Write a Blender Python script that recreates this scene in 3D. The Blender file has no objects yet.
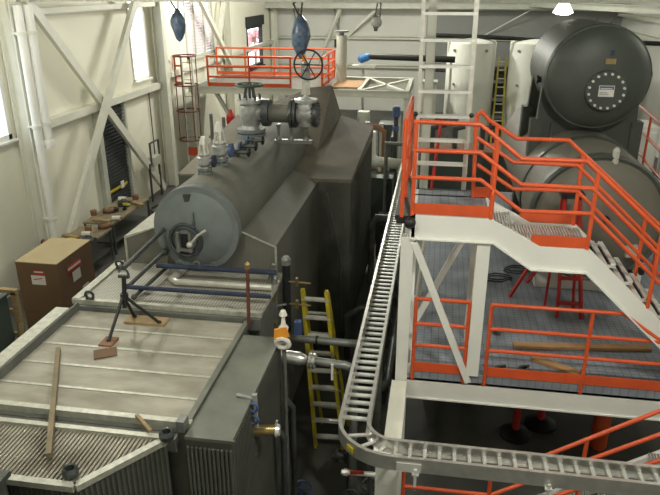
import bpy, math, random
from mathutils import Vector as V, Matrix
random.seed(7)
COL = bpy.context.scene.collection
PI = math.pi

# ------------------------------------------------------------------ materials
def mat(name, col, rough=0.6, metal=0.0, dirt=0.15, scale=3.0, dcol=None, stretch=(1, 1, 1), bump=0.0, bscale=40.0):
    m = bpy.data.materials.new(name); m.use_nodes = True
    nt = m.node_tree; b = nt.nodes['Principled BSDF']
    b.inputs['Roughness'].default_value = rough; b.inputs['Metallic'].default_value = metal
    tc = nt.nodes.new('ShaderNodeTexCoord'); mp = nt.nodes.new('ShaderNodeMapping')
    mp.inputs['Scale'].default_value = stretch
    nt.links.new(tc.outputs['Object'], mp.inputs['Vector'])
    nz = nt.nodes.new('ShaderNodeTexNoise'); nz.inputs['Scale'].default_value = scale; nz.inputs['Detail'].default_value = 6
    nt.links.new(mp.outputs['Vector'], nz.inputs['Vector'])
    rp = nt.nodes.new('ShaderNodeValToRGB')
    rp.color_ramp.elements[0].position = 0.32; rp.color_ramp.elements[1].position = 0.68
    d = dcol or tuple(c * (1 - dirt) for c in col)
    rp.color_ramp.elements[0].color = (*d, 1); rp.color_ramp.elements[1].color = (*col, 1)
    nt.links.new(nz.outputs['Fac'], rp.inputs['Fac'])
    nt.links.new(rp.outputs['Color'], b.inputs['Base Color'])
    if bump:
        n2 = nt.nodes.new('ShaderNodeTexNoise'); n2.inputs['Scale'].default_value = bscale
        nt.links.new(tc.outputs['Object'], n2.inputs['Vector'])
        bp = nt.nodes.new('ShaderNodeBump'); bp.inputs['Strength'].default_value = bump; bp.inputs['Distance'].default_value = 0.01
        nt.links.new(n2.outputs['Fac'], bp.inputs['Height']); nt.links.new(bp.outputs['Normal'], b.inputs['Normal'])
    return m

def overlay(m, kind, scale, c2, fac=0.5, rot=(0, 0, 0), **kw):
    """lay a regular surface pattern (checker plate, weave, panel lines) over the noisy colour"""
    nt = m.node_tree; b = nt.nodes['Principled BSDF']
    tc = nt.nodes.new('ShaderNodeTexCoord'); mp = nt.nodes.new('ShaderNodeMapping')
    mp.inputs['Rotation'].default_value = rot
    nt.links.new(tc.outputs['Object'], mp.inputs['Vector'])
    if kind == 'checker':
        t = nt.nodes.new('ShaderNodeTexChecker'); t.inputs['Scale'].default_value = scale; out = t.outputs['Fac']
        t.inputs['Color1'].default_value = (1, 1, 1, 1); t.inputs['Color2'].default_value = (0, 0, 0, 1)
    elif kind == 'brick':
        t = nt.nodes.new('ShaderNodeTexBrick'); t.inputs['Scale'].default_value = scale; out = t.outputs['Fac']
        t.offset = kw.get('offset', 0.0); t.inputs['Mortar Size'].default_value = kw.get('mortar', 0.06)
        t.inputs['Brick Width'].default_value = kw.get('bw', 1.0); t.inputs['Row Height'].default_value = kw.get('rh', 1.0)
    else:
        t = nt.nodes.new('ShaderNodeTexWave'); t.inputs['Scale'].default_value = scale; out = t.outputs['Fac']
        t.bands_direction = kw.get('dir', 'X')
    nt.links.new(mp.outputs['Vector'], t.inputs['Vector'])
    mu = nt.nodes.new('ShaderNodeMath'); mu.operation = 'MULTIPLY'; mu.inputs[1].default_value = fac
    nt.links.new(out, mu.inputs[0])
    mx = nt.nodes.new('ShaderNodeMix'); mx.data_type = 'RGBA'
    src = b.inputs['Base Color'].links[0].from_socket
    nt.links.new(mu.outputs[0], mx.inputs['Factor']); nt.links.new(src, mx.inputs['A'])
    mx.inputs['B'].default_value = (*c2, 1)
    nt.links.new(mx.outputs['Result'], b.inputs['Base Color'])
    return m

def emit(name, col, s):
    m = bpy.data.materials.new(name); m.use_nodes = True
    b = m.node_tree.nodes['Principled BSDF']
    b.inputs['Base Color'].default_value = (*col, 1)
    b.inputs['Emission Color'].default_value = (*col, 1); b.inputs['Emission Strength'].default_value = s
    return m

def glass(name):
    m = bpy.data.materials.new(name); m.use_nodes = True
    nt = m.node_tree; nt.nodes.clear()
    o = nt.nodes.new('ShaderNodeOutputMaterial'); mx = nt.nodes.new('ShaderNodeMixShader')
    t = nt.nodes.new('ShaderNodeBsdfTransparent'); g = nt.nodes.new('ShaderNodeBsdfGlossy')
    g.inputs['Roughness'].default_value = 0.05; mx.inputs[0].default_value = 0.06
    nt.links.new(t.outputs[0], mx.inputs[1]); nt.links.new(g.outputs[0], mx.inputs[2]); nt.links.new(mx.outputs[0], o.inputs[0])
    return m

W = dict(
    wall=mat('cream_wall_panel', (.78, .765, .635), .7, dirt=.05, scale=.6),
    wallback=mat('pale_wall_panel', (.62, .62, .57), .7, dirt=.08, scale=.4),
    steel=mat('cream_painted_steel', (.68, .68, .585), .5, dirt=.1, scale=2),
    white=mat('white_painted_steel', (.76, .76, .71), .42, dirt=.07, scale=1.5),
    gsteel=mat('grey_white_steel', (.48, .49, .42), .5, dirt=.15, scale=2),
    floor=mat('concrete_floor', (.105, .105, .092), .6, dirt=.5, scale=.8),
    ceil=mat('ceiling_deck', (.40, .40, .34), .8, scale=1),
    orange=mat('orange_safety_paint', (.66, .095, .025), .45, dirt=.15, scale=4),
    roof=mat('dusty_steel_plate', (.44, .42, .345), .6, .05, scale=2.6, dcol=(.235, .215, .165), stretch=(.7, 1.6, 1)),
    curb=mat('light_galvanised_steel', (.52, .52, .44), .45, .25, dirt=.3, scale=14),
    curbdark=mat('dark_channel_steel', (.16, .165, .15), .5, .2, dirt=.3, scale=6),
    rib=mat('ribbed_steel', (.33, .31, .245), .55, .15, scale=3, dcol=(.16, .14, .105)),
    sideplate=mat('grey_green_plate', (.20, .21, .175), .5, .25, dirt=.35, scale=2.5),
    ribdark=mat('dark_ribbed_cladding', (.13, .135, .115), .55, .2, dirt=.3, scale=2),
    deck=mat('perforated_deck', (.50, .49, .42), .5, .1, dirt=.2, scale=2),
    drum=mat('drum_grey_paint', (.15, .15, .125), .72, .0, dirt=.2, scale=2.5),
    head=mat('drum_head_blue_grey', (.165, .19, .19), .6, .0, dirt=.22, scale=3),
    casing=mat('boiler_casing_paint', (.15, .147, .122), .65, .0, dirt=.22, scale=1.5),
    rear=mat('tan_insulated_casing', (.185, .165, .128), .75, dirt=.25, scale=2),
    valve=mat('cast_valve_grey', (.46, .47, .45), .4, .35, dirt=.4, scale=9),
    valvedk=mat('dark_valve_steel', (.09, .10, .10), .4, .5, dirt=.3, scale=9),
    galv=mat('bright_aluminium', (.84, .84, .80), .3, .45, dirt=.12, scale=8),
    alu=mat('satin_aluminium', (.66, .65, .58), .38, .35, dirt=.2, scale=10),
    pipe=mat('grey_pipe', (.24, .25, .23), .45, .4, dirt=.3, scale=6),
    pipedk=mat('dark_pipe', (.07, .075, .072), .5, .3, dirt=.3, scale=6),
    bluepipe=mat('blue_black_pipe', (.05, .065, .12), .4, .4, dirt=.4, scale=8),
    chrome=mat('polished_jacket', (.74, .74, .72), .28, .9, dirt=.15, scale=8),
    tray=mat('brushed_tray_aluminium', (.70, .69, .65), .3, .8, dirt=.15, scale=10),
    greywall=mat('grey_end_wall', (.27, .275, .26), .75, dirt=.1, scale=.4),
    black=mat('black_steel', (.018, .018, .018), .5, .2, scale=5),
    tank=mat('dark_green_grey_tank', (.068, .078, .066), .5, .15, dirt=.2, scale=2),
    tanktan=mat('primer_tan_tank', (.16, .15, .12), .6, .05, dirt=.2, scale=1.2),
    plate=mat('platform_plate', (.27, .30, .345), .6, .1, scale=2.5, dcol=(.19, .21, .24)),
    grate=mat('grating_steel', (.46, .46, .45), .4, .2, dirt=.25, scale=8),
    wood=mat('sawn_lumber', (.36, .26, .13), .75, dirt=.3, scale=5, stretch=(1, 1, 8)),
    woodgrey=mat('weathered_lumber', (.26, .21, .13), .8, dirt=.4, scale=5),
    woodor=mat('new_plank', (.42, .235, .10), .75, dirt=.3, scale=5),
    card=mat('brown_cardboard', (.165, .095, .048), .8, dirt=.12, scale=1.5),
    cardtop=mat('tan_cardboard', (.40, .32, .18), .8, dirt=.12, scale=1.5),
    paper=mat('white_label', (.72, .70, .64), .7, dirt=.05),
    red=mat('red_paint', (.50, .03, .025), .45, dirt=.2),
    blue=mat('blue_paint', (.02, .13, .36), .45, dirt=.2),
    bluedk=mat('blue_wheel_paint', (.07, .11, .24), .45, dirt=.2),
    yellow=mat('yellow_fibreglass', (.58, .47, .03), .5, dirt=.25, scale=6),
    tagor=mat('orange_tag', (.85, .33, .03), .6, dirt=.1),
    wrap=mat('blue_plastic_wrap', (.045, .085, .17), .3, scale=9, dcol=(.16, .21, .28), bump=.8, bscale=14),
    brass=mat('brass', (.45, .33, .15), .35, .8, dirt=.3, scale=10),
    copper=mat('rusty_rod', (.20, .07, .05), .6, .3, dirt=.4, scale=10),
    louver=mat('dark_louver', (.11, .12, .125), .5, .2, dirt=.2),
    curtain=mat('dark_curtain', (.03, .032, .035), .8),
    ext=mat('pale_pink_siding', (.74, .52, .54), .8, dirt=.1, scale=1),
    extred=mat('red_foliage', (.75, .36, .36), .9, dirt=.5, scale=4),
    ground=mat('pale_ground', (.6, .58, .55), .9),
    whitetank=mat('white_tank_jacket', (.72, .73, .66), .45, dirt=.06, scale=1),
    darkgreen=mat('dark_green_machine', (.055, .075, .06), .5, dirt=.3),
    rubber=mat('black_hose', (.02, .02, .02), .6),
    junk1=mat('rust_brown_part', (.25, .12, .06), .7, dirt=.3),
    blind=mat('window_blind', (.62, .56, .56), .8, dirt=.05),
)
overlay(W['deck'], 'checker', 34.0, (.15, .145, .125), .8, rot=(0, 0, PI / 4))
overlay(W['plate'], 'brick', 1.0, (.10, .11, .13), .7, bw=.10, rh=.075, mortar=.007)
overlay(W['rear'], 'wave', 9.0, (.12, .11, .085), .3, dir='X')
overlay(W['casing'], 'wave', 5.0, (.11, .11, .09), .3, dir='X')
overlay(W['roof'], 'wave', 11.0, (.22, .20, .155), .35, dir='Y')
overlay(W['drum'], 'wave', 3.0, (.12, .125, .105), .25, dir='Y')
GL = glass('window_glass')
LAMP = emit('lamp_lens', (1, .97, .85), 14)
GLOW = emit('glowing_prismatic_reflector', (1, .97, .86), 2.5)

# ------------------------------------------------------------------ mesh builder
def frame(d, up=(0, 0, 1)):
    z = V(d).normalized(); u = V(up)
    if abs(z.dot(u.normalized())) > .999: u = V((0, 1, 0)) if abs(z.y) < .9 else V((1, 0, 0))
    x = u.cross(z).normalized(); y = z.cross(x)
    return x, y, z

class M:
    def __init__(s): s.v = []; s.f = []
    def add(s, vs, fs):
        n = len(s.v); s.v += [V(p) for p in vs]; s.f += [tuple(n + i for i in f) for f in fs]; return s
    def box(s, a, b):
        x0, x1 = sorted((a[0], b[0])); y0, y1 = sorted((a[1], b[1])); z0, z1 = sorted((a[2], b[2]))
        return s.add([(x0, y0, z0), (x1, y0, z0), (x1, y1, z0), (x0, y1, z0), (x0, y0, z1), (x1, y0, z1), (x1, y1, z1), (x0, y1, z1)],
                     [(0, 3, 2, 1), (4, 5, 6, 7), (0, 1, 5, 4), (1, 2, 6, 5), (2, 3, 7, 6), (3, 0, 4, 7)])
    def sweep(s, prof, a, b, up=(0, 0, 1)):
        """prism: 2D outline (across, along-up) carried from a to b"""
        a, b = V(a), V(b); x, y, z = frame(b - a, up); n = len(prof)
        vs = [a + x * p + y * q for p, q in prof] + [b + x * p + y * q for p, q in prof]
        ar = sum(prof[i][0] * prof[(i + 1) % n][1] - prof[(i + 1) % n][0] * prof[i][1] for i in range(n))
        fs = [(i, (i + 1) % n, n + (i + 1) % n, n + i) for i in range(n)] + [tuple(range(n - 1, -1, -1)), tuple(range(n, 2 * n))]
        if ar < 0: fs = [tuple(reversed(f)) for f in fs]
        return s.add(vs, fs)
    def bar(s, a, b, w, h, up=(0, 0, 1)):
        return s.sweep([(-w / 2, -h / 2), (w / 2, -h / 2), (w / 2, h / 2), (-w / 2, h / 2)], a, b, up)
    def ibeam(s, a, b, w, h, t=.02, up=(0, 0, 1)):
        W_, H = w / 2, h / 2; k = t / 2
        return s.sweep([(-W_, -H), (W_, -H), (W_, -H + t), (k, -H + t), (k, H - t), (W_, H - t), (W_, H), (-W_, H), (-W_, H - t), (-k, H - t), (-k, -H + t), (-W_, -H + t)], a, b, up)
    def channel(s, a, b, w, h, t=.015, up=(0, 0, 1)):
        """C section: web on the -across side, flanges towards +across"""
        H = h / 2
        return s.sweep([(0, -H), (w, -H), (w, -H + t), (t, -H + t), (t, H - t), (w, H - t), (w, H), (0, H)], a, b, up)
    def tube(s, pts, r, n=12, cap=True, r1=None):
        pts = [V(p) for p in pts]; m = len(pts); base = len(s.v); x = None
        for i, p in enumerate(pts):
            if i == 0: d = pts[1] - p
            elif i == m - 1: d = p - pts[i - 1]
            else: d = (pts[i + 1] - p).normalized() + (p - pts[i - 1]).normalized()
            d.normalize()
            if x is None: x, y, _ = frame(d)
            else:
                x = (x - d * x.dot(d)).normalized(); y = d.cross(x)
            rr = r if r1 is None else r + (r1 - r) * i / (m - 1)
            k = 1.0
            if 0 < i < m - 1:
                c = d.dot((p - pts[i - 1]).normalized()); k = 1 / max(.75, c)
            for j in range(n):
                a = 2 * PI * j / n; s.v.append(p + (x * math.cos(a) + y * math.sin(a)) * rr * k)
        for i in range(m - 1):
            for j in range(n):
                a, b = base + i * n + j, base + i * n + (j + 1) % n
                s.f.append((a, b, b + n, a + n))
        if cap:
            s.f.append(tuple(base + j for j in range(n - 1, -1, -1))); s.f.append(tuple(base + (m - 1) * n + j for j in range(n)))
        return s
    def lathe(s, prof, o, d=(0, 0, 1), n=24, up=(0, 0, 1)):
        """revolve (radius, height) pairs about the axis d through o"""
        o = V(o); x, y, z = frame(d, up); base = len(s.v); m = len(prof)
        for r, h in prof:
            for j in range(n):
                a = 2 * PI * j / n; s.v.append(o + z * h + (x * math.cos(a) + y * math.sin(a)) * max(r, 1e-4))
        for i in range(m - 1):
            for j in range(n):
                a, b = base + i * n + j, base + i * n + (j + 1) % n
                s.f.append((a, b, b + n, a + n))
        s.f.append(tuple(base + j for j in range(n - 1, -1, -1))); s.f.append(tuple(base + (m - 1) * n + j for j in range(n)))
        return s
    def torus(s, o, d, R, r, n=28, k=8, a0=0, a1=2 * PI):
        o = V(o); x, y, z = frame(d); base = len(s.v); full = abs(a1 - a0 - 2 * PI) < 1e-6; m = n if full else n + 1
        for i in range(m):
            a = a0 + (a1 - a0) * i / n; e = x * math.cos(a) + y * math.sin(a)
            for j in range(k):
                b = 2 * PI * j / k; s.v.append(o + e * (R + r * math.cos(b)) + z * r * math.sin(b))
        for i in range(n if full else n):
            i2 = (i + 1) % m if full else i + 1
            for j in range(k):
                j2 = (j + 1) % k
                s.f.append((base + i * k + j, base + i2 * k + j, base + i2 * k + j2, base + i * k + j2))
        return s
    def ball(s, o, r, n=14, sz=(1, 1, 1)):
        base = len(s.v); o = V(o); rows = n // 2 + 1
        for i in range(rows + 1):
            t = PI * i / rows
            for j in range(n):
                a = 2 * PI * j / n
                s.v.append(o + V((max(math.sin(t), 1e-3) * math.cos(a) * r * sz[0], max(math.sin(t), 1e-3) * math.sin(a) * r * sz[1], math.cos(t) * r * sz[2])))
        for i in range(rows):
            for j in range(n):
                a, b = base + i * n + j, base + i * n + (j + 1) % n
                s.f.append((a, a + n, b + n, b))
        return s
    def build(s, name, m, parent=None, origin=None, smooth=True):
        if parent is not None: o0 = ORG[parent.name]
        elif origin is not None: o0 = V(origin)
        else:
            xs, ys, zs = zip(*[(p.x, p.y, p.z) for p in s.v])
            o0 = V(((min(xs) + max(xs)) / 2, (min(ys) + max(ys)) / 2, min(zs)))
        me = bpy.data.meshes.new(name); me.from_pydata([p - o0 for p in s.v], [], s.f)
        me.materials.append(W[m] if isinstance(m, str) else m)
        if smooth:
            me.polygons.foreach_set('use_smooth', [True] * len(me.polygons))
            me.set_sharp_from_angle(angle=math.radians(32))
        me.update()
        ob = bpy.data.objects.new(name, me); COL.objects.link(ob)
        if parent is not None: ob.parent = parent
        else: ob.location = o0
        ORG[ob.name] = o0
        return ob
ORG = {}

def tag(o, label, cat, group=None):
    o['label'] = label; o['category'] = cat; o['kind'] = 'thing'
    if group: o['group'] = group
    return o
def thing(name, label, cat, loc, group=None):
    e = bpy.data.objects.new(name, None); COL.objects.link(e); e.location = loc; e.empty_display_size = .1
    ORG[e.name] = V(loc); return tag(e, label, cat, group)
def struct(o): o['kind'] = 'structure'; return o
def copy_tree(o, delta, label=None):
    c = o.copy(); COL.objects.link(c); c.location = V(o.location) + V(delta); ORG[c.name] = ORG[o.name] + V(delta)
    if label: c['label'] = label
    for ch in list(o.children):
        k = ch.copy(); COL.objects.link(k); k.parent = c; ORG[k.name] = ORG[c.name]
        for g in list(ch.children):
            h = g.copy(); COL.objects.link(h); h.parent = k; ORG[h.name] = ORG[c.name]
    return c
def part(p, name, m, mb, label=None):
    o = mb.build(name, m, p)
    if label: o['label'] = label
    return o

# ------------------------------------------------------------------ the hall
XL, XR, YB, YF, ZC = -9.95, 9.6, 40.0, -3.0, 9.0
struct(M().box((XL - .2, YF - .2, -.2), (XR + .2, YB + .2, 0)).build('floor', 'floor'))
struct(M().box((XL - .2, YF - .2, ZC), (XR + .2, YB + .2, ZC + .2)).build('ceiling', 'ceil'))
struct(M().box((XR, YF, 0), (XR + .2, YB, ZC)).build('wall_right', 'wallback'))
struct(M().box((XL - .2, YB, 0), (XR + .2, YB + .2, ZC)).build('wall_back', 'wallback'))
struct(M().box((XL - .2, YF - .2, 0), (XR + .2, YF, ZC)).build('wall_near', 'wallback'))
struct(M().box((-.9, 39.9, 0), (XR, 39.995, 5.7)).build('wall_end', 'greywall'))
# left wall: strips around the window openings (y0, y1, z0, z1)
OPEN = [(12.2, 14.12, 3.62, 6.35), (20.95, 22.15, 4.05, 6.6), (25.9, 29.3, 4.25, 6.9), (34.5, 37.6, 2.85, 5.05)]
wl = M(); y = YF
for (a, b, c, d) in OPEN:
    wl.box((XL - .2, y, 0), (XL, a, ZC)); wl.box((XL - .2, a, 0), (XL, b, c)); wl.box((XL - .2, a, d), (XL, b, ZC)); y = b
wl.box((XL - .2, y, 0), (XL, YB, ZC))
struct(wl.build('wall_left', 'wall'))
def window(n, a, b, c, d, fm='white', mull=0, fw=.1):
    f = M()
    for (p, q, r, s) in ((a, a + fw, c, d), (b - fw, b, c, d), (a, b, c, c + fw), (a, b, d - fw, d)):
        f.box((XL - .16, p, r), (XL + .03, q, s))
    for k in range(mull):
        ym = a + (b - a) * (k + 1) / (mull + 1); f.box((XL - .14, ym - .04, c), (XL, ym + .04, d))
    w = struct(f.build('window_%d' % n, fm))
    M().box((XL - .11, a + fw, c + fw), (XL - .10, b - fw, d - fw)).build('window_pane', GL, w)
    M().box((XL - .02, a - .06, c - .05), (XL + .14, b + .06, c)).build('window_sill', fm, w)
    return w
window(1, *OPEN[0], fw=.12)
window(2, *OPEN[1], fw=.06)
w3 = window(3, *OPEN[2], mull=2, fm='gsteel')
bl = M()
for k in range(22):
    zz = 4.4 + k * .112; bl.box((XL - .07, 26.02, zz), (XL - .05, 29.18, zz + .085))
bl.build('window_blind', 'blind', w3)
window(4, *OPEN[3], fm='curtain', fw=.16)
cb = M().box((XL + .02, 34.35, 5.0), (XL + .12, 37.75, 5.5)).build('trim_1', 'curtain'); struct(cb)

# outside, seen through the openings
struct(M().box((-40, -10, -.4), (XL - .3, 60, -.21)).build('ground_outside', 'ground'))
sd = M()
for k in range(26): sd.sweep([(0, 0), (.05, 0), (.01, .22), (0, .22)], (-15.5, 38, k * .22), (-15.5, 50, k * .22))
tag(sd.build('siding_building', 'ext'), 'pale pink clapboard building seen through the far windows', 'building')
tb = M()
for k in range(26):
    tb.ball((-14.6 + random.uniform(-.5, .5), 53 + random.uniform(-.9, .9), 2.2 + random.uniform(0, 1.6)), random.uniform(.1, .3), 8)
tt = thing('red_tree', 'pinkish red leafed tree outside the far open doorway', 'tree', (-14.6, 53, -.2))
part(tt, 'foliage', 'extred', tb); part(tt, 'trunk', 'woodgrey', M().tube([(-14.6, 53, -.21), (-14.6, 53, 3.5)], .12))

# steel frame of the hall
def hcol(name, x, y, label, z1=ZC, w=.30, m='steel'):
    o = M().ibeam((x, y, 0), (x, y, z1), w, .36, .03, up=(1, 0, 0)).build(name, m)
    return tag(o, label, 'column', 'steel wall columns')
hcol('steel_column', -9.68, 14.36, 'cream steel wall column beside the two white downpipes')
hcol('steel_column', -9.68, 22.75, 'cream steel wall column at the end of the crossed braces, past the tall window')
hcol('steel_column', -9.68, 30.6, 'cream steel wall column beyond the caged ladder, before the open doorway')
hcol('steel_column', -9.68, 39.5, 'cream steel column in the far corner of the hall')
for i, (a, b, lab) in enumerate([((-9.66, 15.1, 6.75), (-9.66, 21.9, .15), 'cream diagonal brace falling towards the far wall column'),
                                 ((-9.45, 20.75, 6.75), (-9.45, 14.9, .6), 'cream diagonal brace falling towards the white downpipes')]):
    tag(M().bar(a, b, .26, .12, up=(1, 0, 0)).build('diagonal_brace', 'steel'), lab, 'brace', 'left wall cross braces')
for a, b, lab in [((-9.5, 26.2, 6.8), (-9.5, 30.3, 3.6), 'cream brace of the far bay falling away behind the caged ladder'),
                  ((-9.62, 30.2, 6.8), (-9.62, 28.6, 3.9), 'cream brace of the far bay meeting the other in a V')]:
    tag(M().bar(a, b, .22, .14, up=(1, 0, 0)).build('diagonal_brace', 'steel'), lab, 'brace', 'far bay braces')
tag(M().bar((-9.82, 22.6, 3.72), (-9.82, 14.6, 3.72), .24, .2).build('wall_girt', 'steel'), 'cream horizontal girt across the left wall behind the crossed braces', 'girt', 'wall girts')
tag(M().bar((-9.84, 39.4, 3.95), (-9.84, 22.9, 3.95), .2, .2).build('wall_girt', 'steel'), 'cream horizontal girt on the left wall beyond the second column', 'girt', 'wall girts')
tag(M().bar((-9.7, 14.8, 6.42), (-9.7, 22.6, 6.42), .14, .14).build('eave_strut', 'steel'), 'thin cream strut along the top of the left wall', 'strut')
tag(M().ibeam((XL + .01, 15.3, 6.87), (XR - .01, 15.3, 6.87), .3, .42, .03).build('roof_beam', 'gsteel'), 'near roof beam crossing the whole hall overhead', 'beam', 'roof beams')
tag(M().ibeam((XL, 38.6, 6.0), (XR, 38.6, 6.0), .4, .36, .03).build('roof_beam', 'gsteel'), 'roof beam crossing the hall in front of the end wall', 'beam', 'roof beams')
# end wall girts and hangers
tag(M().channel((XR - .01, 39.89, 4.2), (XL + .01, 39.89, 4.2), .2, .16, .02).build('wall_girt', 'steel'), 'pale horizontal girt along the end wall', 'girt', 'wall girts')
tag(M().channel((XR - .01, 39.89, 2.6), (XL + .01, 39.89, 2.6), .2, .16, .02).build('wall_girt', 'steel'), 'lower pale girt along the end wall', 'girt', 'wall girts')
for i, x in enumerate((-8.6, -6.2)):
    tag(M().bar((x, 39.8, 5.85), (x + .25, 39.8, 4.5), .07, .07).bar((x + .3, 39.8, 5.85), (x + .27, 39.8, 4.5), .07, .07).build('knee_hanger', 'pipe'),
        ['thin V shaped grey hanger on the end wall nearer the corner', 'thin V shaped grey hanger on the end wall behind the blue hoist'][i], 'hanger', 'end wall hangers')
tag(M().bar((-5.6, 38.75, 6.0), (-7.2, 39.85, 2.6), .16, .16).build('diagonal_brace', 'steel'), 'pale brace leaning across the end wall behind the vertical pipe', 'brace', 'end wall braces')
tag(M().bar((-3.4, 38.75, 6.0), (-5.4, 39.85, 4.25), .14, .14).build('diagonal_brace', 'steel'), 'pale brace high on the end wall by the hook block', 'brace', 'end wall braces')
tag(M().bar((5.0, 38.75, 6.0), (2.0, 39.85, 4.2), .05, .05).build('diagonal_brace', 'steel'), 'thin pale tie rod on the end wall above the white tanks', 'brace', 'end wall braces')
for y, z, lab in ((0, 5.55, 'upper'), (0, 4.75, 'lower')):
    tag(M().bar((XR - .15, 16, z), (XR - .15, 39.8, z), .3, .16).build('wall_girt', 'steel'), lab + ' pale girt running along the wall beside the big tank', 'girt', 'wall girts')
tag(M().ibeam((9.4, 27, 6.1), (4.6, 38.5, 6.1), .3, .3, .03).build('roof_brace', 'gsteel'), 'pale slanting roof member behind the dark upper tank', 'brace')
# white downpipes on the left wall
p1 = thing('downpipe', 'white downpipe reaching down to the floor beside the near wall column', 'pipe', (-9.3, 14.2, 0), 'white wall downpipes')
part(p1, 'pipe', 'white', M().tube([(-9.3, 14.2, .05), (-9.3, 14.2, 6.6)], .1, 16))
for z in (1.6, 3.9, 6.0): part(p1, 'clamp', 'steel', M().lathe([(.12, -.04), (.12, .04)], (-9.3, 14.2, z), n=16).bar((-9.3, 14.2, z), (-9.55, 14.2, z), .05, .05))
p2 = thing('downpipe', 'shorter white downpipe that stops halfway down the wall', 'pipe', (-9.3, 14.6, 3.3), 'white wall downpipes')
part(p2, 'pipe', 'white', M().tube([(-9.3, 14.6, 3.5), (-9.3, 14.6, 6.6)], .1, 16))
part(p2, 'end_cap', 'white', M().lathe([(.12, 0), (.125, .16), (.105, .2)], (-9.3, 14.6, 3.32), n=16))
for z in (3.9, 6.0): part(p2, 'clamp', 'steel', M().lathe([(.12, -.04), (.12, .04)], (-9.3, 14.6, z), n=16).bar((-9.3, 14.6, z), (-9.55, 14.6, z), .05, .05))
# intake louver
lv = thing('wall_louver', 'tall dark wall louver between the crossed braces', 'louver', (-9.9, 18.9, .3))
fr = M()
for a, b, c, d in ((17.95, 18.2, .3, 3.6), (19.75, 19.85, .3, 3.6), (17.95, 19.85, .2, .3), (17.95, 19.85, 3.6, 3.7)): fr.box((-9.95, a, c), (-9.8, b, d))
part(lv, 'frame', 'gsteel', fr)
sl = M().box((-9.94, 18.2, .3), (-9.92, 19.75, 3.6))
for k in range(30): sl.sweep([(0, 0), (.012, 0), (.07, .07), (.058, .07)], (-9.92, 19.75, .32 + k * .11), (-9.92, 18.2, .32 + k * .11))
part(lv, 'blades', 'louver', sl)
part(lv, 'yellow_strap', 'yellow', M().box((-9.83, 18.2, 1.02), (-9.81, 19.4, 1.1)))
part(lv, 'paper_note', 'paper', M().box((-9.825, 18.95, .98), (-9.80, 19.15, 1.2)))
# frame of pipes and boxes by the second column
rk = thing('pipe_rack', 'small pipe and junction box rack on the wall by the second column', 'rack', (-9.6, 20.9, 0))
part(rk, 'pipe_frame', 'pipedk', M().tube([(-9.6, 20.7, 0), (-9.6, 20.7, 1.3), (-9.6, 21.5, 1.3), (-9.6, 21.5, 0)], .035).tube([(-9.6, 20.9, 1.3), (-9.6, 20.9, 2.0), (-9.6, 21.6, 2.0), (-9.6, 21.6, 1.3)], .03))
part(rk, 'junction_box', 'gsteel', M().box((-9.75, 20.9, 1.2), (-9.5, 21.5, 1.5)))
part(rk, 'conduit', 'pipedk', M().tube([(-9.9, 21.9, 1.2), (-9.9, 21.9, 3.55)], .02))
hz = M(); pts = []
for k in range(40):
    t = k / 39; pts.append((-8.6 + .7 * math.sin(t * 9), 19 + t * 1.8 + .4 * math.cos(t * 9), .04 + .01 * k / 39))
tag(hz.tube(pts, .03, 8).build('hose', 'rubber'), 'brown black hose looping on the floor near the louver', 'hose')

# ------------------------------------------------------------------ high-bay lamps
def lamp(x, y, z, power, label):
    t = thing('high_bay_lamp', label, 'lamp', (x, y, z), 'high bay lamps')
    part(t, 'acrylic_reflector', GLOW, M().lathe([(.09, .34), (.11, .3), (.26, .05), (.28, 0), (.27, 0), (.25, .05), (.1, .29)], (x, y, z), n=20))
    part(t, 'lens', LAMP, M().lathe([(.0, -.05), (.16, -.04), (.24, 0), (.24, .02)], (x, y, z), n=20))
    part(t, 'hanger', 'pipedk', M().tube([(x, y, z + .33), (x, y, ZC)], .015, 6))
    l = bpy.data.lights.new('lamp_light', 'POINT'); l.energy = power; l.color = (1.0, .985, .89); l.shadow_soft_size = .22
    lo = bpy.data.objects.new('lamp_light', l); COL.objects.link(lo); lo.location = (x, y, z - .3)
LP = [(-7.0, 17.6, 6.36, 60, 'bright high bay lamp near the left wall, over the blue hoist'),
      (3.24, 20, 6.3, 130, 'bright high bay lamp behind the dark upper tank'),
      (-3.2, 30, 8.3, 1300, 'high bay lamp over the far platform'),
      (-6.6, 11, 8.4, 460, 'unseen high bay lamp added over the work tables to light the left wall'),  # out of view, added to brighten the near part of the left wall
      (-6.2, 25, 8.4, 900, 'unseen high bay lamp added near the caged ladder to light the left wall'),  # out of view, added to brighten the far part of the left wall
      (-3.6, 3.6, 8.6, 330, 'high bay lamp over the furnace roof'),
      (2.2, 3.6, 8.6, 620, 'high bay lamp over the stair landing'),
      (4.5, 31, 8.3, 200, 'high bay lamp by the white tanks'),
      (6.8, 12, 8.4, 160, 'high bay lamp beyond the dark tanks')]
for a in LP: lamp(*a)

# ------------------------------------------------------------------ boiler
B = thing('boiler', 'big grey packaged steam boiler with steam drum, ribbed casing and flat furnace roof', 'boiler', (-3.3, 8.6, 0))
part(B, 'skid', 'curbdark', M().box((-4.5, 5, 0), (-2.3, 12, .3)).box((-4.9, 12.2, 0), (-1.7, 15.9, .3)))
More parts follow.
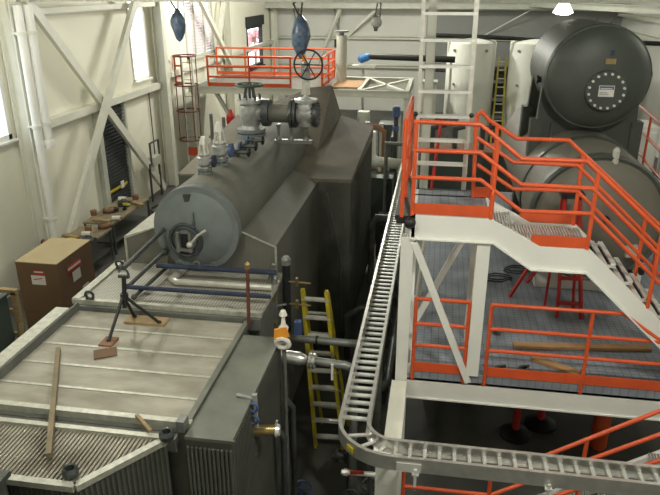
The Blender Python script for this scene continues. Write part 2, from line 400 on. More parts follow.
# furnace box and roof
fb = M().box((-4.6, 5.0, .3), (-2.24, 7.28, 2.96))
part(B, 'furnace_casing', 'ribdark', fb)
fr = M()
ys = [5.12, 5.5, 5.92, 6.34, 6.76, 7.2]
for i in range(5): fr.box((-4.56, ys[i], 2.96), (-2.24, ys[i + 1] - .012, 3.0))
roof = part(B, 'furnace_roof', 'roof', fr)
sm = M()
for yy in ys[1:-1]: sm.box((-4.56, yy - .025, 3.0), (-2.24, yy + .012, 3.008))
M.build(sm, 'seam', 'curb', roof)
cu = M().sweep([(-.09, -.12), (.09, -.12), (.09, .03), (-.09, .03)], (-4.64, 4.9, 3.1), (-4.64, 7.0, 3.1))
part(B, 'side_curb', 'curb', cu)
part(B, 'side_curb_web', 'curbdark', M().box((-4.55, 4.9, 2.97), (-4.53, 7.2, 3.115)))
part(B, 'edge_lip', 'sideplate', M().box((-2.27, 5.13, 2.96), (-2.21, 7.2, 3.035)))
# cross channel between roof and nose
part(B, 'cross_channel', 'curb', M().box((-4.55, 5.06, 2.9), (-2.2, 5.13, 3.03)).box((-4.5, 4.84, 2.9), (-2.38, 4.9, 3.0)))
part(B, 'channel_groove', 'curbdark', M().box((-4.5, 4.9, 2.8), (-2.3, 5.06, 2.95)))
# ribbed nose
NP = [(-4.45, 4.88), (-3.9, 4.14), (-2.91, 4.14), (-2.38, 4.88)]
def prism(poly, z0, z1):
    n = len(poly); m = M()
    m.add([(x, y, z0) for x, y in poly] + [(x, y, z1) for x, y in poly],
          [tuple(range(n - 1, -1, -1)), tuple(range(n, 2 * n))] + [(i, (i + 1) % n, n + (i + 1) % n, n + i) for i in range(n)])
    return m
part(B, 'nose_casing', 'ribdark', prism(NP, .3, 2.93))
nr = M()
x = -4.4
while x < -2.43:
    if x < -3.9: y0 = 4.88 - (x + 4.45) / .55 * .74
    elif x < -2.91: y0 = 4.14
    else: y0 = 4.14 + (x + 2.91) / .53 * .74
    if y0 + .06 < 4.84: nr.bar((x, y0 + .05, 2.95), (x, 4.85, 2.95), .024, .04)
    x += .041
part(B, 'nose_ribs', 'rib', nr)
nt = M()
for i in range(3): nt.bar((*NP[i], 2.955), (*NP[i + 1], 2.955), .07, .06)
part(B, 'nose_trim', 'curb', nt)
wr = M()
for i in range(3):
    a, b = V((*NP[i], 0)), V((*NP[i + 1], 0)); L = (b - a).length; nrm = V((b.y - a.y, a.x - b.x, 0)).normalized() * -1
    nrm = V(((b - a).y, -(b - a).x, 0)).normalized()
    for k in range(int(L / .05)):
        q = a + (b - a) * ((k + .5) * .05 / L) + nrm * .008
        wr.box((q.x - .01, q.y - .01, .3), (q.x + .01, q.y + .01, 2.9))
part(B, 'nose_wall_ribs', 'ribdark', wr)
# side header box
part(B, 'side_box', 'ribdark', M().box((-2.2, 4.92, .3), (-1.73, 6.9, 2.98)))
part(B, 'side_box_lid', 'sideplate', M().box((-2.2, 4.92, 2.98), (-1.73, 6.9, 3.0)).box((-2.2, 4.895, 2.97), (-1.71, 4.92, 3.005)))
sr = M()
for k in range(11): sr.box((-2.19 + k * .043, 4.895, .3), (-2.17 + k * .043, 4.93, 2.88))
for k in range(44): sr.box((-1.74, 4.96 + k * .043, .3), (-1.715, 4.98 + k * .043, 2.95))
part(B, 'side_box_ribs', 'ribdark', sr)
# perforated deck in front of the drum
part(B, 'perforated_deck', 'deck', M().box((-4.55, 7.32, 3.06), (-2.06, 8.6, 3.1)))
part(B, 'deck_frame', 'curb', M().box((-4.66, 7.28, 3.0), (-4.55, 8.6, 3.13)).box((-4.66, 7.26, 3.06), (-2.06, 7.33, 3.12)))
part(B, 'deck_fascia', 'curbdark', M().box((-4.6, 7.2, 2.9), (-2.06, 7.27, 3.06)).box((-4.6, 7.28, .3), (-2.1, 8.6, 3.05)))
for xx, yy in ((-4.42, 7.3), (-4.5, 8.35)):
    part(B, 'lifting_eye', 'valvedk', M().torus((xx, yy, 3.18), (0, 1, .2), .055, .018, 20).box((xx - .05, yy - .02, 3.1), (xx + .05, yy + .02, 3.14)))
for xx, yy in ((-3.0, 4.24), (-2.36, 4.86)):
    part(B, 'pipe_socket', 'valvedk', M().lathe([(.045, 0), (.07, .03), (.075, .07), (.055, .11), (.042, .10), (.04, .04), (0, .04)], (xx, yy, 2.97), n=20))
part(B, 'corner_clip', 'pipe', M().box((-2.3, 4.95, 3.0), (-2.22, 5.08, 3.12)))
# boiler casing with sloping shoulders
CP = [(-4.48, .3), (-2.19, .3), (-2.19, 3.5), (-2.72, 3.72), (-3.9, 3.72), (-4.48, 3.5)]
def prismy(poly, y0, y1):
    n = len(poly)
    return M().add([(x, y0, z) for x, z in poly] + [(x, y1, z) for x, z in poly],
                   [tuple(range(n)), tuple(range(2 * n - 1, n - 1, -1))] + [(i, n + i, n + (i + 1) % n, (i + 1) % n) for i in range(n)])
part(B, 'boiler_casing', 'casing', prismy(CP, 8.6, 12.1))
part(B, 'casing_edge_trim', 'curb', M().bar((-2.185, 8.59, 2.6), (-2.185, 8.59, 3.5), .03, .02).bar((-2.19, 8.59, 3.5), (-2.72, 8.59, 3.72), .02, .02))
part(B, 'casing_shoulder_panel', 'curb', prismy([(-4.5, 3.1), (-4.47, 3.1), (-4.47, 3.5), (-3.9, 3.725), (-3.9, 3.74), (-4.5, 3.53)], 8.58, 11.9))
# rear flue casing with hipped top
part(B, 'rear_casing', 'ribdark', M().box((-5.0, 12.05, .3), (-1.56, 16.2, 3.54)))
hv = [(-5, 12.03, 3.53), (-3.3, 12.03, 3.62), (-2.17, 12.03, 3.57), (-1.54, 12.03, 3.58), (-5, 16.2, 3.95), (-4.2, 15.9, 4.25), (-3.05, 15.9, 4.72), (-2.52, 15.9, 4.78), (-2.34, 16.2, 4.02), (-1.54, 16.2, 3.78), (-5, 16.2, 3.5), (-1.54, 16.2, 3.5), (-5, 12.03, 3.5), (-1.54, 12.03, 3.5), (-2.45, 13.4, 3.75)]
part(B, 'rear_hood', 'rear', M().add(hv, [(2, 3, 9, 8), (2, 8, 14), (14, 8, 7), (1, 2, 14), (1, 14, 7, 6), (0, 1, 6, 5), (0, 5, 4), (6, 7, 8), (5, 6, 8), (4, 5, 8), (4, 8, 9), (4, 9, 11, 10), (3, 13, 11, 9), (0, 4, 10, 12), (12, 13, 3, 2, 1, 0)]))
rs = M()
for k in range(40): rs.box((-1.565, 12.1 + k * .1, .3), (-1.55, 12.13 + k * .1, 3.5))
for k in range(8): rs.box((-2.1 + k * .07, 12.035, .3), (-2.08 + k * .07, 12.05, 3.5))
part(B, 'rear_casing_ribs', 'ribdark', rs)
part(B, 'loose_cable', 'pipe', M().tube([(-2.0, 12.02, 3.3), (-1.72, 12.0, 2.0), (-1.7, 12.0, .4)], .012, 6))
# steam drum
DX, DZ, DR = -3.3, 3.77, .62
drum = part(B, 'steam_drum', 'drum', M().lathe([(.575, 0), (DR, .0), (DR, 6.4)], (DX, 8.46, DZ), (0, 1, 0), 56))
sh = M().lathe([(.0, -.14), (.15, -.137), (.3, -.118), (.42, -.085), (.52, -.04), (.578, .0), (.585, .04)], (DX, 8.44, DZ), (0, 1, 0), 56)
sh.build('drum_head', 'head', drum)
M().lathe([(.575, -.03), (.63, -.03), (.632, .1), (.622, .12)], (DX, 8.45, DZ), (0, 1, 0), 56).build('drum_rim', 'head', drum)
mx, mz = -3.42, 3.64
M().torus((mx, 8.31, mz), (0, 1, 0), .235, .028, 36).torus((mx, 8.30, mz), (0, 1, 0), .175, .018, 32).build('manhole_ring', 'valvedk', drum)
M().lathe([(.0, 0), (.16, 0), (.165, .03)], (mx, 8.29, mz), (0, 1, 0), 30).build('manhole_cover', 'head', drum)
M().box((mx - .06, 8.27, mz - .1), (mx + .06, 8.29, mz + .1)).build('manhole_opening', 'black', drum)
M().bar((mx - .09, 8.25, mz - .16), (mx - .09, 8.25, mz + .14), .04, .05).bar((mx + .09, 8.25, mz - .16), (mx + .09, 8.25, mz + .14), .04, .05).bar((mx - .12, 8.24, mz - .12), (mx + .12, 8.24, mz - .12), .03, .04).build('manhole_yoke', 'pipe', drum)
M().tube([(mx + .1, 8.22, mz - .02), (mx + .22, 8.2, mz + .12), (mx + .34, 8.22, mz + .2)], .018, 8).ball((mx + .09, 8.21, mz - .03), .045).build('manhole_handle', 'alu', drum)
M().sweep([(-.05, 0), (.05, 0), (.015, -.24), (-.015, -.24)], (DX - .08, 8.36, DZ + .53), (DX - .08, 8.40, DZ + .53)).build('vent_bracket', 'pipedk', drum)
M().tube([(DX + .03, 8.3, DZ + .3), (DX + .03, 8.27, DZ + .05)], .008, 6).ball((DX + .03, 8.28, DZ + .14), .02).ball((DX + .03, 8.28, DZ + .07), .022).build('gauge_wire', 'valvedk', drum)
for px in (-3.55, -3.3, -3.05): M().torus((px, 8.33, 3.26), (0, 1, 0), .05, .012, 16).build('lower_bracket', 'pipe', drum)

# ------------------------------------------------------------------ valves on the drum
def handwheel(mb, c, d, R, r=.014, spokes=5):
    mb.torus(c, d, R, r, 28, 8); x, y, z = frame(d); c = V(c)
    for k in range(spokes):
        a = 2 * PI * k / spokes; mb.tube([c, c + (x * math.cos(a) + y * math.sin(a)) * R], r * .7, 6)
    mb.lathe([(.03, -.02), (.03, .03)], c, d, 10)
    return mb
def bolts(mb, c, d, R, n, r=.012, h=.03):
    x, y, z = frame(d); c = V(c)
    for k in range(n):
        a = 2 * PI * (k + .5) / n; p = c + (x * math.cos(a) + y * math.sin(a)) * R
        mb.lathe([(r, -h), (r, h)], p, d, 6)
    return mb
# stop valve with flat handwheel
sx, sy = -3.45, 12.0
A = thing('angle_valve', 'grey stop valve with flat green black handwheel on the drum top', 'valve', (sx, sy, 4.36))
part(A, 'base_flange', 'head', bolts(M().lathe([(.27, -.02), (.27, .06), (.2, .06), (.2, .08), (.27, .08), (.27, .14)], (sx, sy, 4.36), n=28), (sx, sy, 4.42), (0, 0, 1), .235, 14))
part(A, 'valve_body', 'valve', M().lathe([(.19, .12), (.16, .2), (.2, .32), (.22, .42), (.21, .56), (.18, .6), (.24, .62), (.24, .68), (.1, .7)], (sx, sy, 4.36), n=28).tube([(sx, sy, 4.8), (sx + .26, sy, 4.8)], .16, 20))
part(A, 'side_flange', 'valvedk', bolts(M().lathe([(.25, 0), (.25, .13)], (sx + .25, sy, 4.8), (1, 0, 0), 28), (sx + .31, sy, 4.8), (1, 0, 0), .21, 14, h=.08))
yk = M()
for s in (-1, 1): yk.bar((sx + s * .1, sy, 5.05), (sx + s * .05, sy, 5.3), .03, .05)
for k in range(8): a = k * PI / 4; yk.tube([(sx + .2 * math.cos(a), sy + .2 * math.sin(a), 5.03), (sx + .2 * math.cos(a), sy + .2 * math.sin(a), 5.14)], .014, 6)
part(A, 'yoke', 'valvedk', yk.tube([(sx, sy, 5.0), (sx, sy, 5.36)], .025, 8))
part(A, 'handwheel', 'darkgreen', handwheel(M(), (sx, sy, 5.3), (0, 0, 1), .25, .022))
# header pipe and big gate valve
H = thing('header_pipe', 'short dark header pipe joining the two big valves above the drum', 'pipe', (-2.85, 12, 4.2))
part(H, 'pipe', 'casing', M().tube([(sx + .38, sy, 4.8), (-2.62, sy, 4.8)], .17, 24))
part(H, 'end_flange', 'valvedk', bolts(M().lathe([(.26, 0), (.26, .05), (.2, .05), (.2, .07), (.26, .07), (.26, .12)], (-2.68, sy, 4.8), (1, 0, 0), 28), (-2.62, sy, 4.8), (1, 0, 0), .22, 14, h=.08))
for lx in (-2.92, -2.68, -2.4): part(H, 'support_leg', 'pipe', M().lathe([(.06, 0), (.05, .04), (.025, .08), (.03, .2), (.05, .3)], (lx, sy, 4.3), n=10))
part(H, 'support_bar', 'pipe', M().box((-3.02, sy - .06, 4.25), (-2.28, sy + .06, 4.31)))
G = thing('gate_valve', 'large silver gate valve with upright spoked handwheel over the boiler', 'valve', (-2.4, 12, 4.5))
gx = -2.39
part(G, 'valve_body', 'valve', M().lathe([(.17, -.16), (.2, -.1), (.2, .1), (.17, .16)], (gx, sy, 4.8), (1, 0, 0), 24).lathe([(.15, -.22), (.19, 0), (.2, .12), (.17, .2), (.22, .22), (.22, .27), (.12, .28), (.05, .31), (.04, .34)], (gx, sy, 4.8), n=24))
part(G, 'outlet_flange', 'valvedk', bolts(M().lathe([(.24, 0), (.24, .07)], (gx + .15, sy, 4.8), (1, 0, 0), 28), (gx + .18, sy, 4.8), (1, 0, 0), .2, 14, h=.06))
part(G, 'bonnet_yoke', 'alu', M().bar((gx - .05, sy, 5.15), (gx - .03, sy, 5.5), .03, .06).bar((gx + .05, sy, 5.15), (gx + .03, sy, 5.5), .03, .06).tube([(gx, sy, 5.1), (gx, sy, 5.5)], .02, 8))
part(G, 'gearbox', 'valve', M().box((gx - .07, sy - .08, 5.45), (gx + .07, sy + .08, 5.72)).lathe([(.08, 0), (.05, .14)], (gx, sy - .06, 5.65), (0, -1, 0), 14))
part(G, 'handwheel', 'black', handwheel(M(), (gx + .09, sy - .2, 5.70), (0, 1, 0), .255, .016, 6))
part(G, 'position_indicator', 'tagor', M().box((gx - .04, sy - .12, 5.74), (gx + .02, sy - .06, 5.86)))
# safety valves
def safety(x, y, s, label, lever=False):
    t = thing('safety_valve', label, 'valve', (x, y, 4.35), 'safety valves on the drum'); z = 4.37
    P_ = lambda pr: [(r * s, h * s) for r, h in pr]
    part(t, 'base_flange', 'head', bolts(M().lathe(P_([(.15, -.04), (.15, .05), (.1, .06), (.1, .08), (.15, .09), (.15, .13)]), (x, y, z), n=20), (x, y, z + .07 * s), (0, 0, 1), .125 * s, 8, h=.05 * s))
    part(t, 'valve_body', 'valve', M().lathe(P_([(.1, .12), (.09, .16), (.15, .22), (.15, .36), (.11, .38), (.12, .42)]), (x, y, z), n=20).tube([(x, y, z + .28 * s), (x + .2 * s, y, z + .28 * s)], .08 * s, 14))
    part(t, 'outlet_flange', 'bluepipe' if not lever else 'bluedk', M().lathe(P_([(.13, 0), (.13, .05)]), (x + .18 * s, y, z + .28 * s), (1, 0, 0), 18))
    sp = M()
    for k in range(4): a = k * PI / 2 + .5; sp.bar((x + .1 * s * math.cos(a), y + .1 * s * math.sin(a), z + .4 * s), (x + .06 * s * math.cos(a), y + .06 * s * math.sin(a), z + .66 * s), .025, .025)
    part(t, 'spring_cage', 'alu', sp.tube([(x, y, z + .4 * s), (x, y, z + .62 * s)], .045 * s, 10))
    part(t, 'cap', 'paper' if lever else 'alu', M().lathe(P_([(.08, .62), (.07, .7), (.04, .78), (.0, .8)]), (x, y, z), n=16))
safety(-3.39, 9.2, .72, 'smaller safety valve, the one nearest the drum head')
safety(-3.32, 9.75, .86, 'taller white capped safety valve with blue outlet flange', True)
def smallvalve(x, y, label):
    t = thing('vent_valve', label, 'valve', (x, y, 4.3), 'small vent valves on the drum')
    part(t, 'stem', 'valvedk', M().tube([(x, y, 4.28), (x, y, 4.5)], .03, 8).tube([(x - .1, y, 4.45), (x + .16, y, 4.45)], .035, 8))
    part(t, 'handwheel', 'black', handwheel(M(), (x + .18, y, 4.45), (1, 0, 0), .07, .012, 4))
    part(t, 'flange', 'bluedk', M().lathe([(.08, 0), (.08, .04)], (x - .12, y, 4.45), (1, 0, 0), 14))
smallvalve(-3.2, 10.3, 'small black vent valve just behind the taller safety valve')
smallvalve(-3.2, 10.75, 'small black vent valve between the safety valves and the stop valve')
smallvalve(-3.2, 11.2, 'small black vent valve nearest the flat wheeled stop valve')

# ------------------------------------------------------------------ pipes, stand and scraps on the furnace roof
t = thing('deck_railing', 'blue black pipe frame lying over the perforated deck before the drum head', 'railing', (-3.0, 7.6, 3.1))
part(t, 'front_rail', 'bluepipe', M().tube([(-4.0, 7.5, 3.24), (-2.0, 7.52, 3.24)], .032, 10))
part(t, 'back_rail', 'bluepipe', M().tube([(-3.78, 8.06, 3.33), (-2.06, 8.08, 3.33)], .036, 10))
part(t, 'end_pipe', 'pipedk', M().tube([(-3.95, 7.5, 3.26), (-3.78, 8.34, 3.42)], .03, 10))
part(t, 'end_pipe', 'pipedk', M().tube([(-3.82, 7.36, 3.17), (-3.72, 8.26, 3.22)], .026, 10))
for e, r_ in (((-4.0, 7.5, 3.24), .045), ((-3.78, 8.34, 3.42), .06), ((-3.82, 7.36, 3.17), .04)): part(t, 'elbow', 'pipedk', M().ball(e, r_))
t = thing('grey_drain_pipe', 'bent pale grey drain pipe running over the perforated deck', 'pipe', (-2.8, 8.1, 3.1))
part(t, 'pipe', 'alu', M().tube([(-3.5, 8.5, 3.16), (-3.55, 8.0, 3.16), (-3.45, 7.92, 3.16), (-2.1, 7.95, 3.16)], .045, 12))
part(t, 'thin_pipe', 'brass', M().tube([(-3.4, 7.75, 3.135), (-2.1, 7.77, 3.135)], .018, 8))
t = thing('tripod_stand', 'black tripod pipe stand with roller head on the furnace roof', 'stand', (-3.68, 6.8, 3.0))
part(t, 'post', 'black', M().tube([(-3.68, 6.82, 3.3), (-3.66, 6.86, 3.70)], .028, 8).lathe([(.05, 0), (.05, .08)], (-3.675, 6.84, 3.4), n=10))
for f in ((-3.74, 6.45, 3.03), (-3.32, 6.98, 3.03), (-3.7, 7.08, 3.03)): part(t, 'leg', 'black', M().tube([(-3.68, 6.82, 3.46), f], .02, 8).ball(f, .03))
part(t, 'roller_head', 'valvedk', M().torus((-3.66, 6.86, 3.74), (0, 1, 0), .06, .014, 18, a0=.2, a1=PI * 1.6).bar((-3.73, 6.86, 3.70), (-3.59, 6.86, 3.70), .03, .04))
t = tag(M().tube([(-3.64, 6.84, 3.82), (-3.76, 8.38, 3.76)], .03, 10).build('propped_pipe', 'pipedk'), 'dark pipe resting on the tripod head and reaching to the drum', 'pipe')
tag(M().box((-3.82, 6.34, 3.0), (-3.66, 6.55, 3.03)).build('wood_block', 'junk1'), 'small dark wood block under the front tripod foot', 'wood block', 'wood blocks under the tripod')
o = M().box((-3.78, 6.93, 3.0), (-3.24, 7.13, 3.03)).build('wood_block', 'wood'); tag(o, 'long tan board under the two rear tripod feet', 'wood block', 'wood blocks under the tripod')
o = M().box((-.13, -.1, 0), (.13, .1, .012)).build('cardboard_scrap', 'card', origin=(0, 0, 0)); o.location = (-3.66, 6.2, 3.008); o.rotation_euler[2] = .5; tag(o, 'loose square cardboard scrap lying on the furnace roof', 'scrap')
tag(M().bar((-4.2, 6.12, 3.06), (-3.3, 4.4, 3.035), .05, .05).build('timber_batten', 'woodgrey'), 'long weathered timber batten laid from roof plate to ribbed nose', 'timber')
tag(M().bar((-2.76, 5.08, 3.05), (-2.54, 4.9, 3.02), .035, .03).build('wood_stick', 'wood'), 'short stick of wood lying across the cross channel', 'stick')
t = thing('copper_rod', 'upright rusty rod with hooked top at the deck corner', 'rod', (-2.2, 7.15, 3.0))
part(t, 'rod', 'copper', M().tube([(-2.2, 7.15, 3.0), (-2.18, 7.15, 3.8)], .024, 8)); part(t, 'rod_tip', 'brass', M().lathe([(.035, 0), (.035, .06), (.01, .09)], (-2.18, 7.15, 3.78), n=8))

# water column and gauge pipes at the drum side
t = thing('water_column', 'dark upright water column with brass gauge cocks beside the deck', 'gauge', (-1.98, 8.3, 2.2))
part(t, 'column', 'black', M().tube([(-1.98, 8.35, 2.3), (-1.98, 8.35, 3.35)], .06, 14))
part(t, 'cap', 'pipe', M().lathe([(.07, 0), (.07, .08), (.04, .12)], (-1.98, 8.35, 3.35), n=14))
for z in (2.75, 3.1): part(t, 'gauge_cock', 'brass', M().tube([(-1.95, 8.32, z), (-1.62, 8.3, z)], .014, 8).box((-1.84, 8.27, z - .05), (-1.8, 8.33, z + .07)))
part(t, 'connection', 'pipe', M().tube([(-2.2, 8.5, 3.16), (-2.12, 8.2, 3.16), (-2.12, 8.2, 2.3)], .03, 8).tube([(-2.12, 8.2, 2.75), (-1.98, 8.3, 2.75)], .02, 8).tube([(-2.2, 8.2, 3.12), (-2.12, 8.2, 3.4)], .03, 8))
for z in (2.55, 2.95): part(t, 'cock_handle', 'brass', M().lathe([(.05, 0), (.05, .12)], (-2.12, 8.14, z), (0, -1, 0), 10))
part(t, 'blue_fitting', 'bluedk', M().box((-1.82, 8.05, 2.4), (-1.72, 8.15, 2.6)))
# blow-off valve with orange tag
vx, vy = -1.64, 6.7
t = thing('tagged_valve', 'small white valve with hanging orange tag beside the boiler', 'valve', (vx, vy, 2.5))
part(t, 'stem', 'pipe', M().tube([(vx, vy, 0), (vx, vy, 3.3)], .025, 8))
part(t, 'wheel', 'paper', M().torus((vx, vy - .06, 3.08), (0, 1, .3), .075, .03, 20).tube([(vx - .07, vy - .06, 3.08), (vx + .07, vy - .06, 3.08)], .012, 6))
part(t, 'valve_body', 'paper', M().lathe([(.05, 0), (.06, .06), (.03, .1), (.02, .2), (.05, .22), (.03, .28)], (vx, vy, 3.2), n=12))
part(t, 'orange_tag', 'tagor', M().sweep([(-.09, -.04), (-.02, -.07), (.1, -.09), (.09, .04), (-.05, .08)], (vx, vy - .09, 3.23), (vx, vy - .07, 3.23)))
t = thing('flanged_pipe', 'bright insulated pipe with flange running under the tray end', 'pipe', (-1.3, 7.2, 2.4))
part(t, 'jacket', 'chrome', M().lathe([(.075, 0), (.09, .02), (.09, .33), (.06, .42), (.04, .44)], (-1.9, 7.2, 2.56), (1, 0, -.06), 18))
part(t, 'flange', 'chrome', bolts(M().lathe([(.1, 0), (.1, .03), (.06, .03), (.06, .05), (.1, .05), (.1, .08)], (-1.44, 7.2, 2.53), (1, 0, -.06), 18), (-1.4, 7.2, 2.53), (1, 0, -.06), .08, 8, h=.05))
part(t, 'pipe', 'pipe', M().tube([(-1.4, 7.2, 2.53), (-.98, 7.2, 2.5), (-.9, 7.22, 2.46), (-.86, 7.25, 2.3), (-.86, 7.25, .3)], .055, 14))
part(t, 'paper_strip', 'paper', M().box((-1.14, 7.11, 2.32), (-1.11, 7.13, 2.55)))
t = thing('crossing_pipe', 'long grey pipe crossing in front of the yellow stepladder', 'pipe', (-1.3, 8.3, 2.2))
part(t, 'pipe', 'pipe', M().tube([(-2.18, 8.3, 2.2), (-.8, 8.28, 2.2), (-.66, 8.28, 2.12), (-.62, 8.28, 1.95), (-.62, 8.28, 0)], .055, 14))
part(t, 'clamp', 'black', M().lathe([(.07, 0), (.07, .03)], (-1.55, 8.29, 2.2), (1, 0, 0), 14))
t = thing('brass_nozzle', 'brass nozzle sticking out of the side header box with a bright tip', 'nozzle', (-1.6, 5.7, 2.5))
part(t, 'pipe', 'brass', M().tube([(-1.74, 5.6, 2.6), (-1.5, 5.62, 2.62)], .06, 14)); part(t, 'tip', 'galv', M().lathe([(.05, 0), (.075, .01), (.06, .05)], (-1.5, 5.62, 2.62), (1, .05, 0), 14).tube([(-1.5, 5.6, 2.62), (-1.47, 5.6, 2.76)], .012, 6))
t = thing('try_cocks', 'pair of blue handled cocks on the side header box rim', 'valve', (-1.7, 5.6, 2.6))
part(t, 'pipe', 'valve', M().tube([(-1.7, 5.6, 2.66), (-1.7, 5.6, 3.06)], .03, 8).tube([(-1.7, 5.6, 3.0), (-1.9, 5.62, 3.02)], .018, 8))
for z in (2.8, 2.95): part(t, 'blue_handle', 'bluedk', M().torus((-1.7, 5.52, z), (0, 1, 0), .05, .016, 16))
for i, (xx, yy) in enumerate(((-1.6, 6.9), (-1.58, 6.3))):
    tag(M().tube([(xx, yy, .1), (xx, yy, 2.0), (xx - .08, yy, 2.1)], .04, 10).build('riser_pipe', 'pipedk'), ['thin dark riser beside the flanged pipe', 'thin dark riser against the side header box'][i], 'pipe', 'risers along the boiler')
# stepladder
t = thing('stepladder', 'yellow fibreglass stepladder with aluminium treads beside the boiler', 'ladder', (-1.4, 8.5, 0))
Lb, Lt = V((-1.66, 8.66, 0)), V((-1.86, 8.76, 2.78)); Rb, Rt = V((-1.17, 8.7, 0)), V((-1.45, 8.76, 2.78))
part(t, 'rail', 'yellow', M().channel(Lb, Lt, .05, .08, .012, up=(0, 1, 0))); part(t, 'rail', 'yellow', M().channel(Rt, Rb, .05, .08, .012, up=(0, 1, 0)))
for k in range(9):
    f = (k + .7) / 9.2; a = Lb.lerp(Lt, f); b = Rb.lerp(Rt, f); part(t, 'tread', 'alu', M().bar(a, b, .09, .03, up=(0, 0, 1)))
part(t, 'rear_rail', 'yellow', M().bar((-1.64, 9.3, 0), (-1.84, 8.86, 2.7), .04, .06, up=(0, 1, 0))); part(t, 'rear_rail', 'yellow', M().bar((-1.19, 9.3, 0), (-1.47, 8.86, 2.7), .04, .06, up=(0, 1, 0)))
for k in range(6): f = (k + 1) / 7; part(t, 'rear_brace', 'alu', M().bar((-1.64 - .2 * f, 9.3 - .44 * f, 2.7 * f), (-1.19 - .28 * f, 9.3 - .44 * f, 2.7 * f), .03, .03))

# ------------------------------------------------------------------ pumps, valves and pipes on the dark floor strip
def floorvalve(x, y, z, label, wm='bluedk', R=.13, tilt=(0, -.3, 1)):
    t = thing('floor_valve', label, 'valve', (x, y, 0), 'valves on the floor by the boiler')
    part(t, 'body', 'valvedk', M().tube([(x, y, 0), (x, y, z - .1)], .06, 12).lathe([(.1, 0), (.12, .08), (.1, .16)], (x, y, z - .3), n=14).tube([(x - .25, y, z - .22), (x + .25, y, z - .22)], .05, 10))
    for dx in (-.22, .2): part(t, 'flange', 'pipedk', M().lathe([(.1, 0), (.1, .04)], (x + dx, y, z - .22), (1, 0, 0), 14))
    part(t, 'handwheel', wm, handwheel(M(), (x, y, z), tilt, R, .016, 4))
floorvalve(-1.52, 7.0, .62, 'floor valve with blue handwheel close to the ribbed boiler casing')
floorvalve(-.86, 7.0, .55, 'floor valve with dull wheel below the tray bend', 'pipedk')
floorvalve(-.95, 7.75, .85, 'floor valve with dark wheel beside the stepladder foot', 'pipedk', .1)
floorvalve(-.62, 7.35, .5, 'floor valve with dark wheel behind the post under the tray', 'pipedk', .12)
t = thing('red_ball_valve', 'small red handled ball valve below the tray bend', 'valve', (-.72, 7.1, .7))
part(t, 'body', 'galv', M().tube([(-.98, 7.0, .98), (-.5, 7.02, .98)], .035, 10).lathe([(.05, 0), (.05, .06)], (-.95, 7.0, .98), (1, 0, 0), 10)); part(t, 'red_handle', 'red', M().bar((-.86, 6.96, 1.02), (-.68, 6.97, 1.04), .04, .03))
part(t, 'pipe', 'pipedk', M().tube([(-.6, 7.02, .98), (-.6, 7.02, 0)], .03, 8))
def pump(x, y, label, m='darkgreen'):
    t = thing('feed_pump', label, 'pump', (x, y, 0), 'feed pumps beyond the boiler')
    part(t, 'base', 'pipedk', M().box((x - .3, y - .6, 0), (x + .3, y + .6, .18)))
    part(t, 'motor', m, M().lathe([(.05, 0), (.2, .03), (.22, .1), (.22, .5), (.17, .58), (.04, .6)], (x, y - .1, .45), (0, 1, 0), 20))
    part(t, 'casing', 'valvedk', M().lathe([(.1, 0), (.26, .03), (.26, .14), (.1, .2)], (x, y - .4, .45), (0, 1, 0), 20).tube([(x, y - .3, .5), (x, y - .3, 1.4)], .07, 10))
pump(-.95, 10.6, 'dark green feed pump on the floor past the stepladder')
pump(-.95, 12.6, 'second dark feed pump along the boiler side', 'pipedk')
pump(-.95, 14.6, 'third feed pump near the end of the boiler')
for i, (pts, r, m, lab) in enumerate([
    ([(-1.9, 19.3, 3.0), (-1.9, 19.3, 2.25), (-1.75, 19.3, 2.1), (-1.05, 19.3, 2.05), (-.9, 19.3, 1.9), (-.9, 19.3, 0)], .16, 'steel', 'fat cream elbow pipe below the white steel frame'),
    ([(-2.1, 20.2, 0), (-2.1, 20.2, 3.1)], .08, 'pipe', 'grey standpipe beneath the white frame, behind the boiler end'),
    ([(-1.7, 20.6, 0), (-1.7, 20.6, 3.0)], .06, 'alu', 'pale standpipe beneath the white frame'),
    ([(-1.35, 18.2, .5), (-1.35, 18.2, 2.9), (-.8, 18.2, 2.9)], .06, 'pipe', 'thin grey pipe bending over at the frame column'),
    ([(-1.2, 9.9, .3), (-.75, 9.9, .35), (-.6, 10.2, .35), (-.6, 17, .35)], .07, 'pipe', 'low grey pipe along the floor under the tray'),
    ([(-1.45, 11, .3), (-1.45, 11, 1.2), (-1.2, 11, 1.4), (-.8, 11, 1.4)], .06, 'pipedk', 'dark elbow pipe between feed pumps'),
    ([(-2.3, 22, 1.2), (-1.3, 22, 1.2), (-1.3, 22, 3)], .12, 'gsteel', 'wide pale pipe far below the white frame'),
    ([(-1.55, 19.8, 0), (-1.55, 19.8, 2.9), (-1.75, 19.8, 3.05), (-2.3, 19.8, 3.05)], .07, 'junk1', 'rust brown pipe bending over below the frame beam'),
    ([(-1.42, 15.2, 0), (-1.42, 15.2, 1.6), (-1.3, 15.2, 1.75), (-1.0, 15.2, 1.75), (-1.0, 15.2, 0)], .08, 'pipe', 'grey hairpin pipe against the last stretch of the boiler side'),
    ([(-1.35, 21.2, 0), (-1.35, 21.2, 2.4), (-1.35, 22.2, 2.6)], .09, 'darkgreen', 'dark green pipe rising beside the frame column')]):
    tag(M().tube(pts, r, 12).build('process_pipe', m), lab, 'pipe', 'process pipes past the boiler')
t = thing('blue_motor', 'blue motor high under the white steel frame', 'motor', (-1.22, 20, 3.2))
part(t, 'motor', 'bluedk', M().lathe([(.08, 0), (.12, .04), (.12, .3), (.07, .34)], (-1.22, 20, 3.3), n=16)); part(t, 'stand', 'pipedk', M().tube([(-1.22, 20, 0), (-1.22, 20, 3.3)], .07, 8)); part(t, 'lower_drive', 'bluedk', M().lathe([(.1, 0), (.1, .14)], (-1.22, 20, 2.9), n=14))
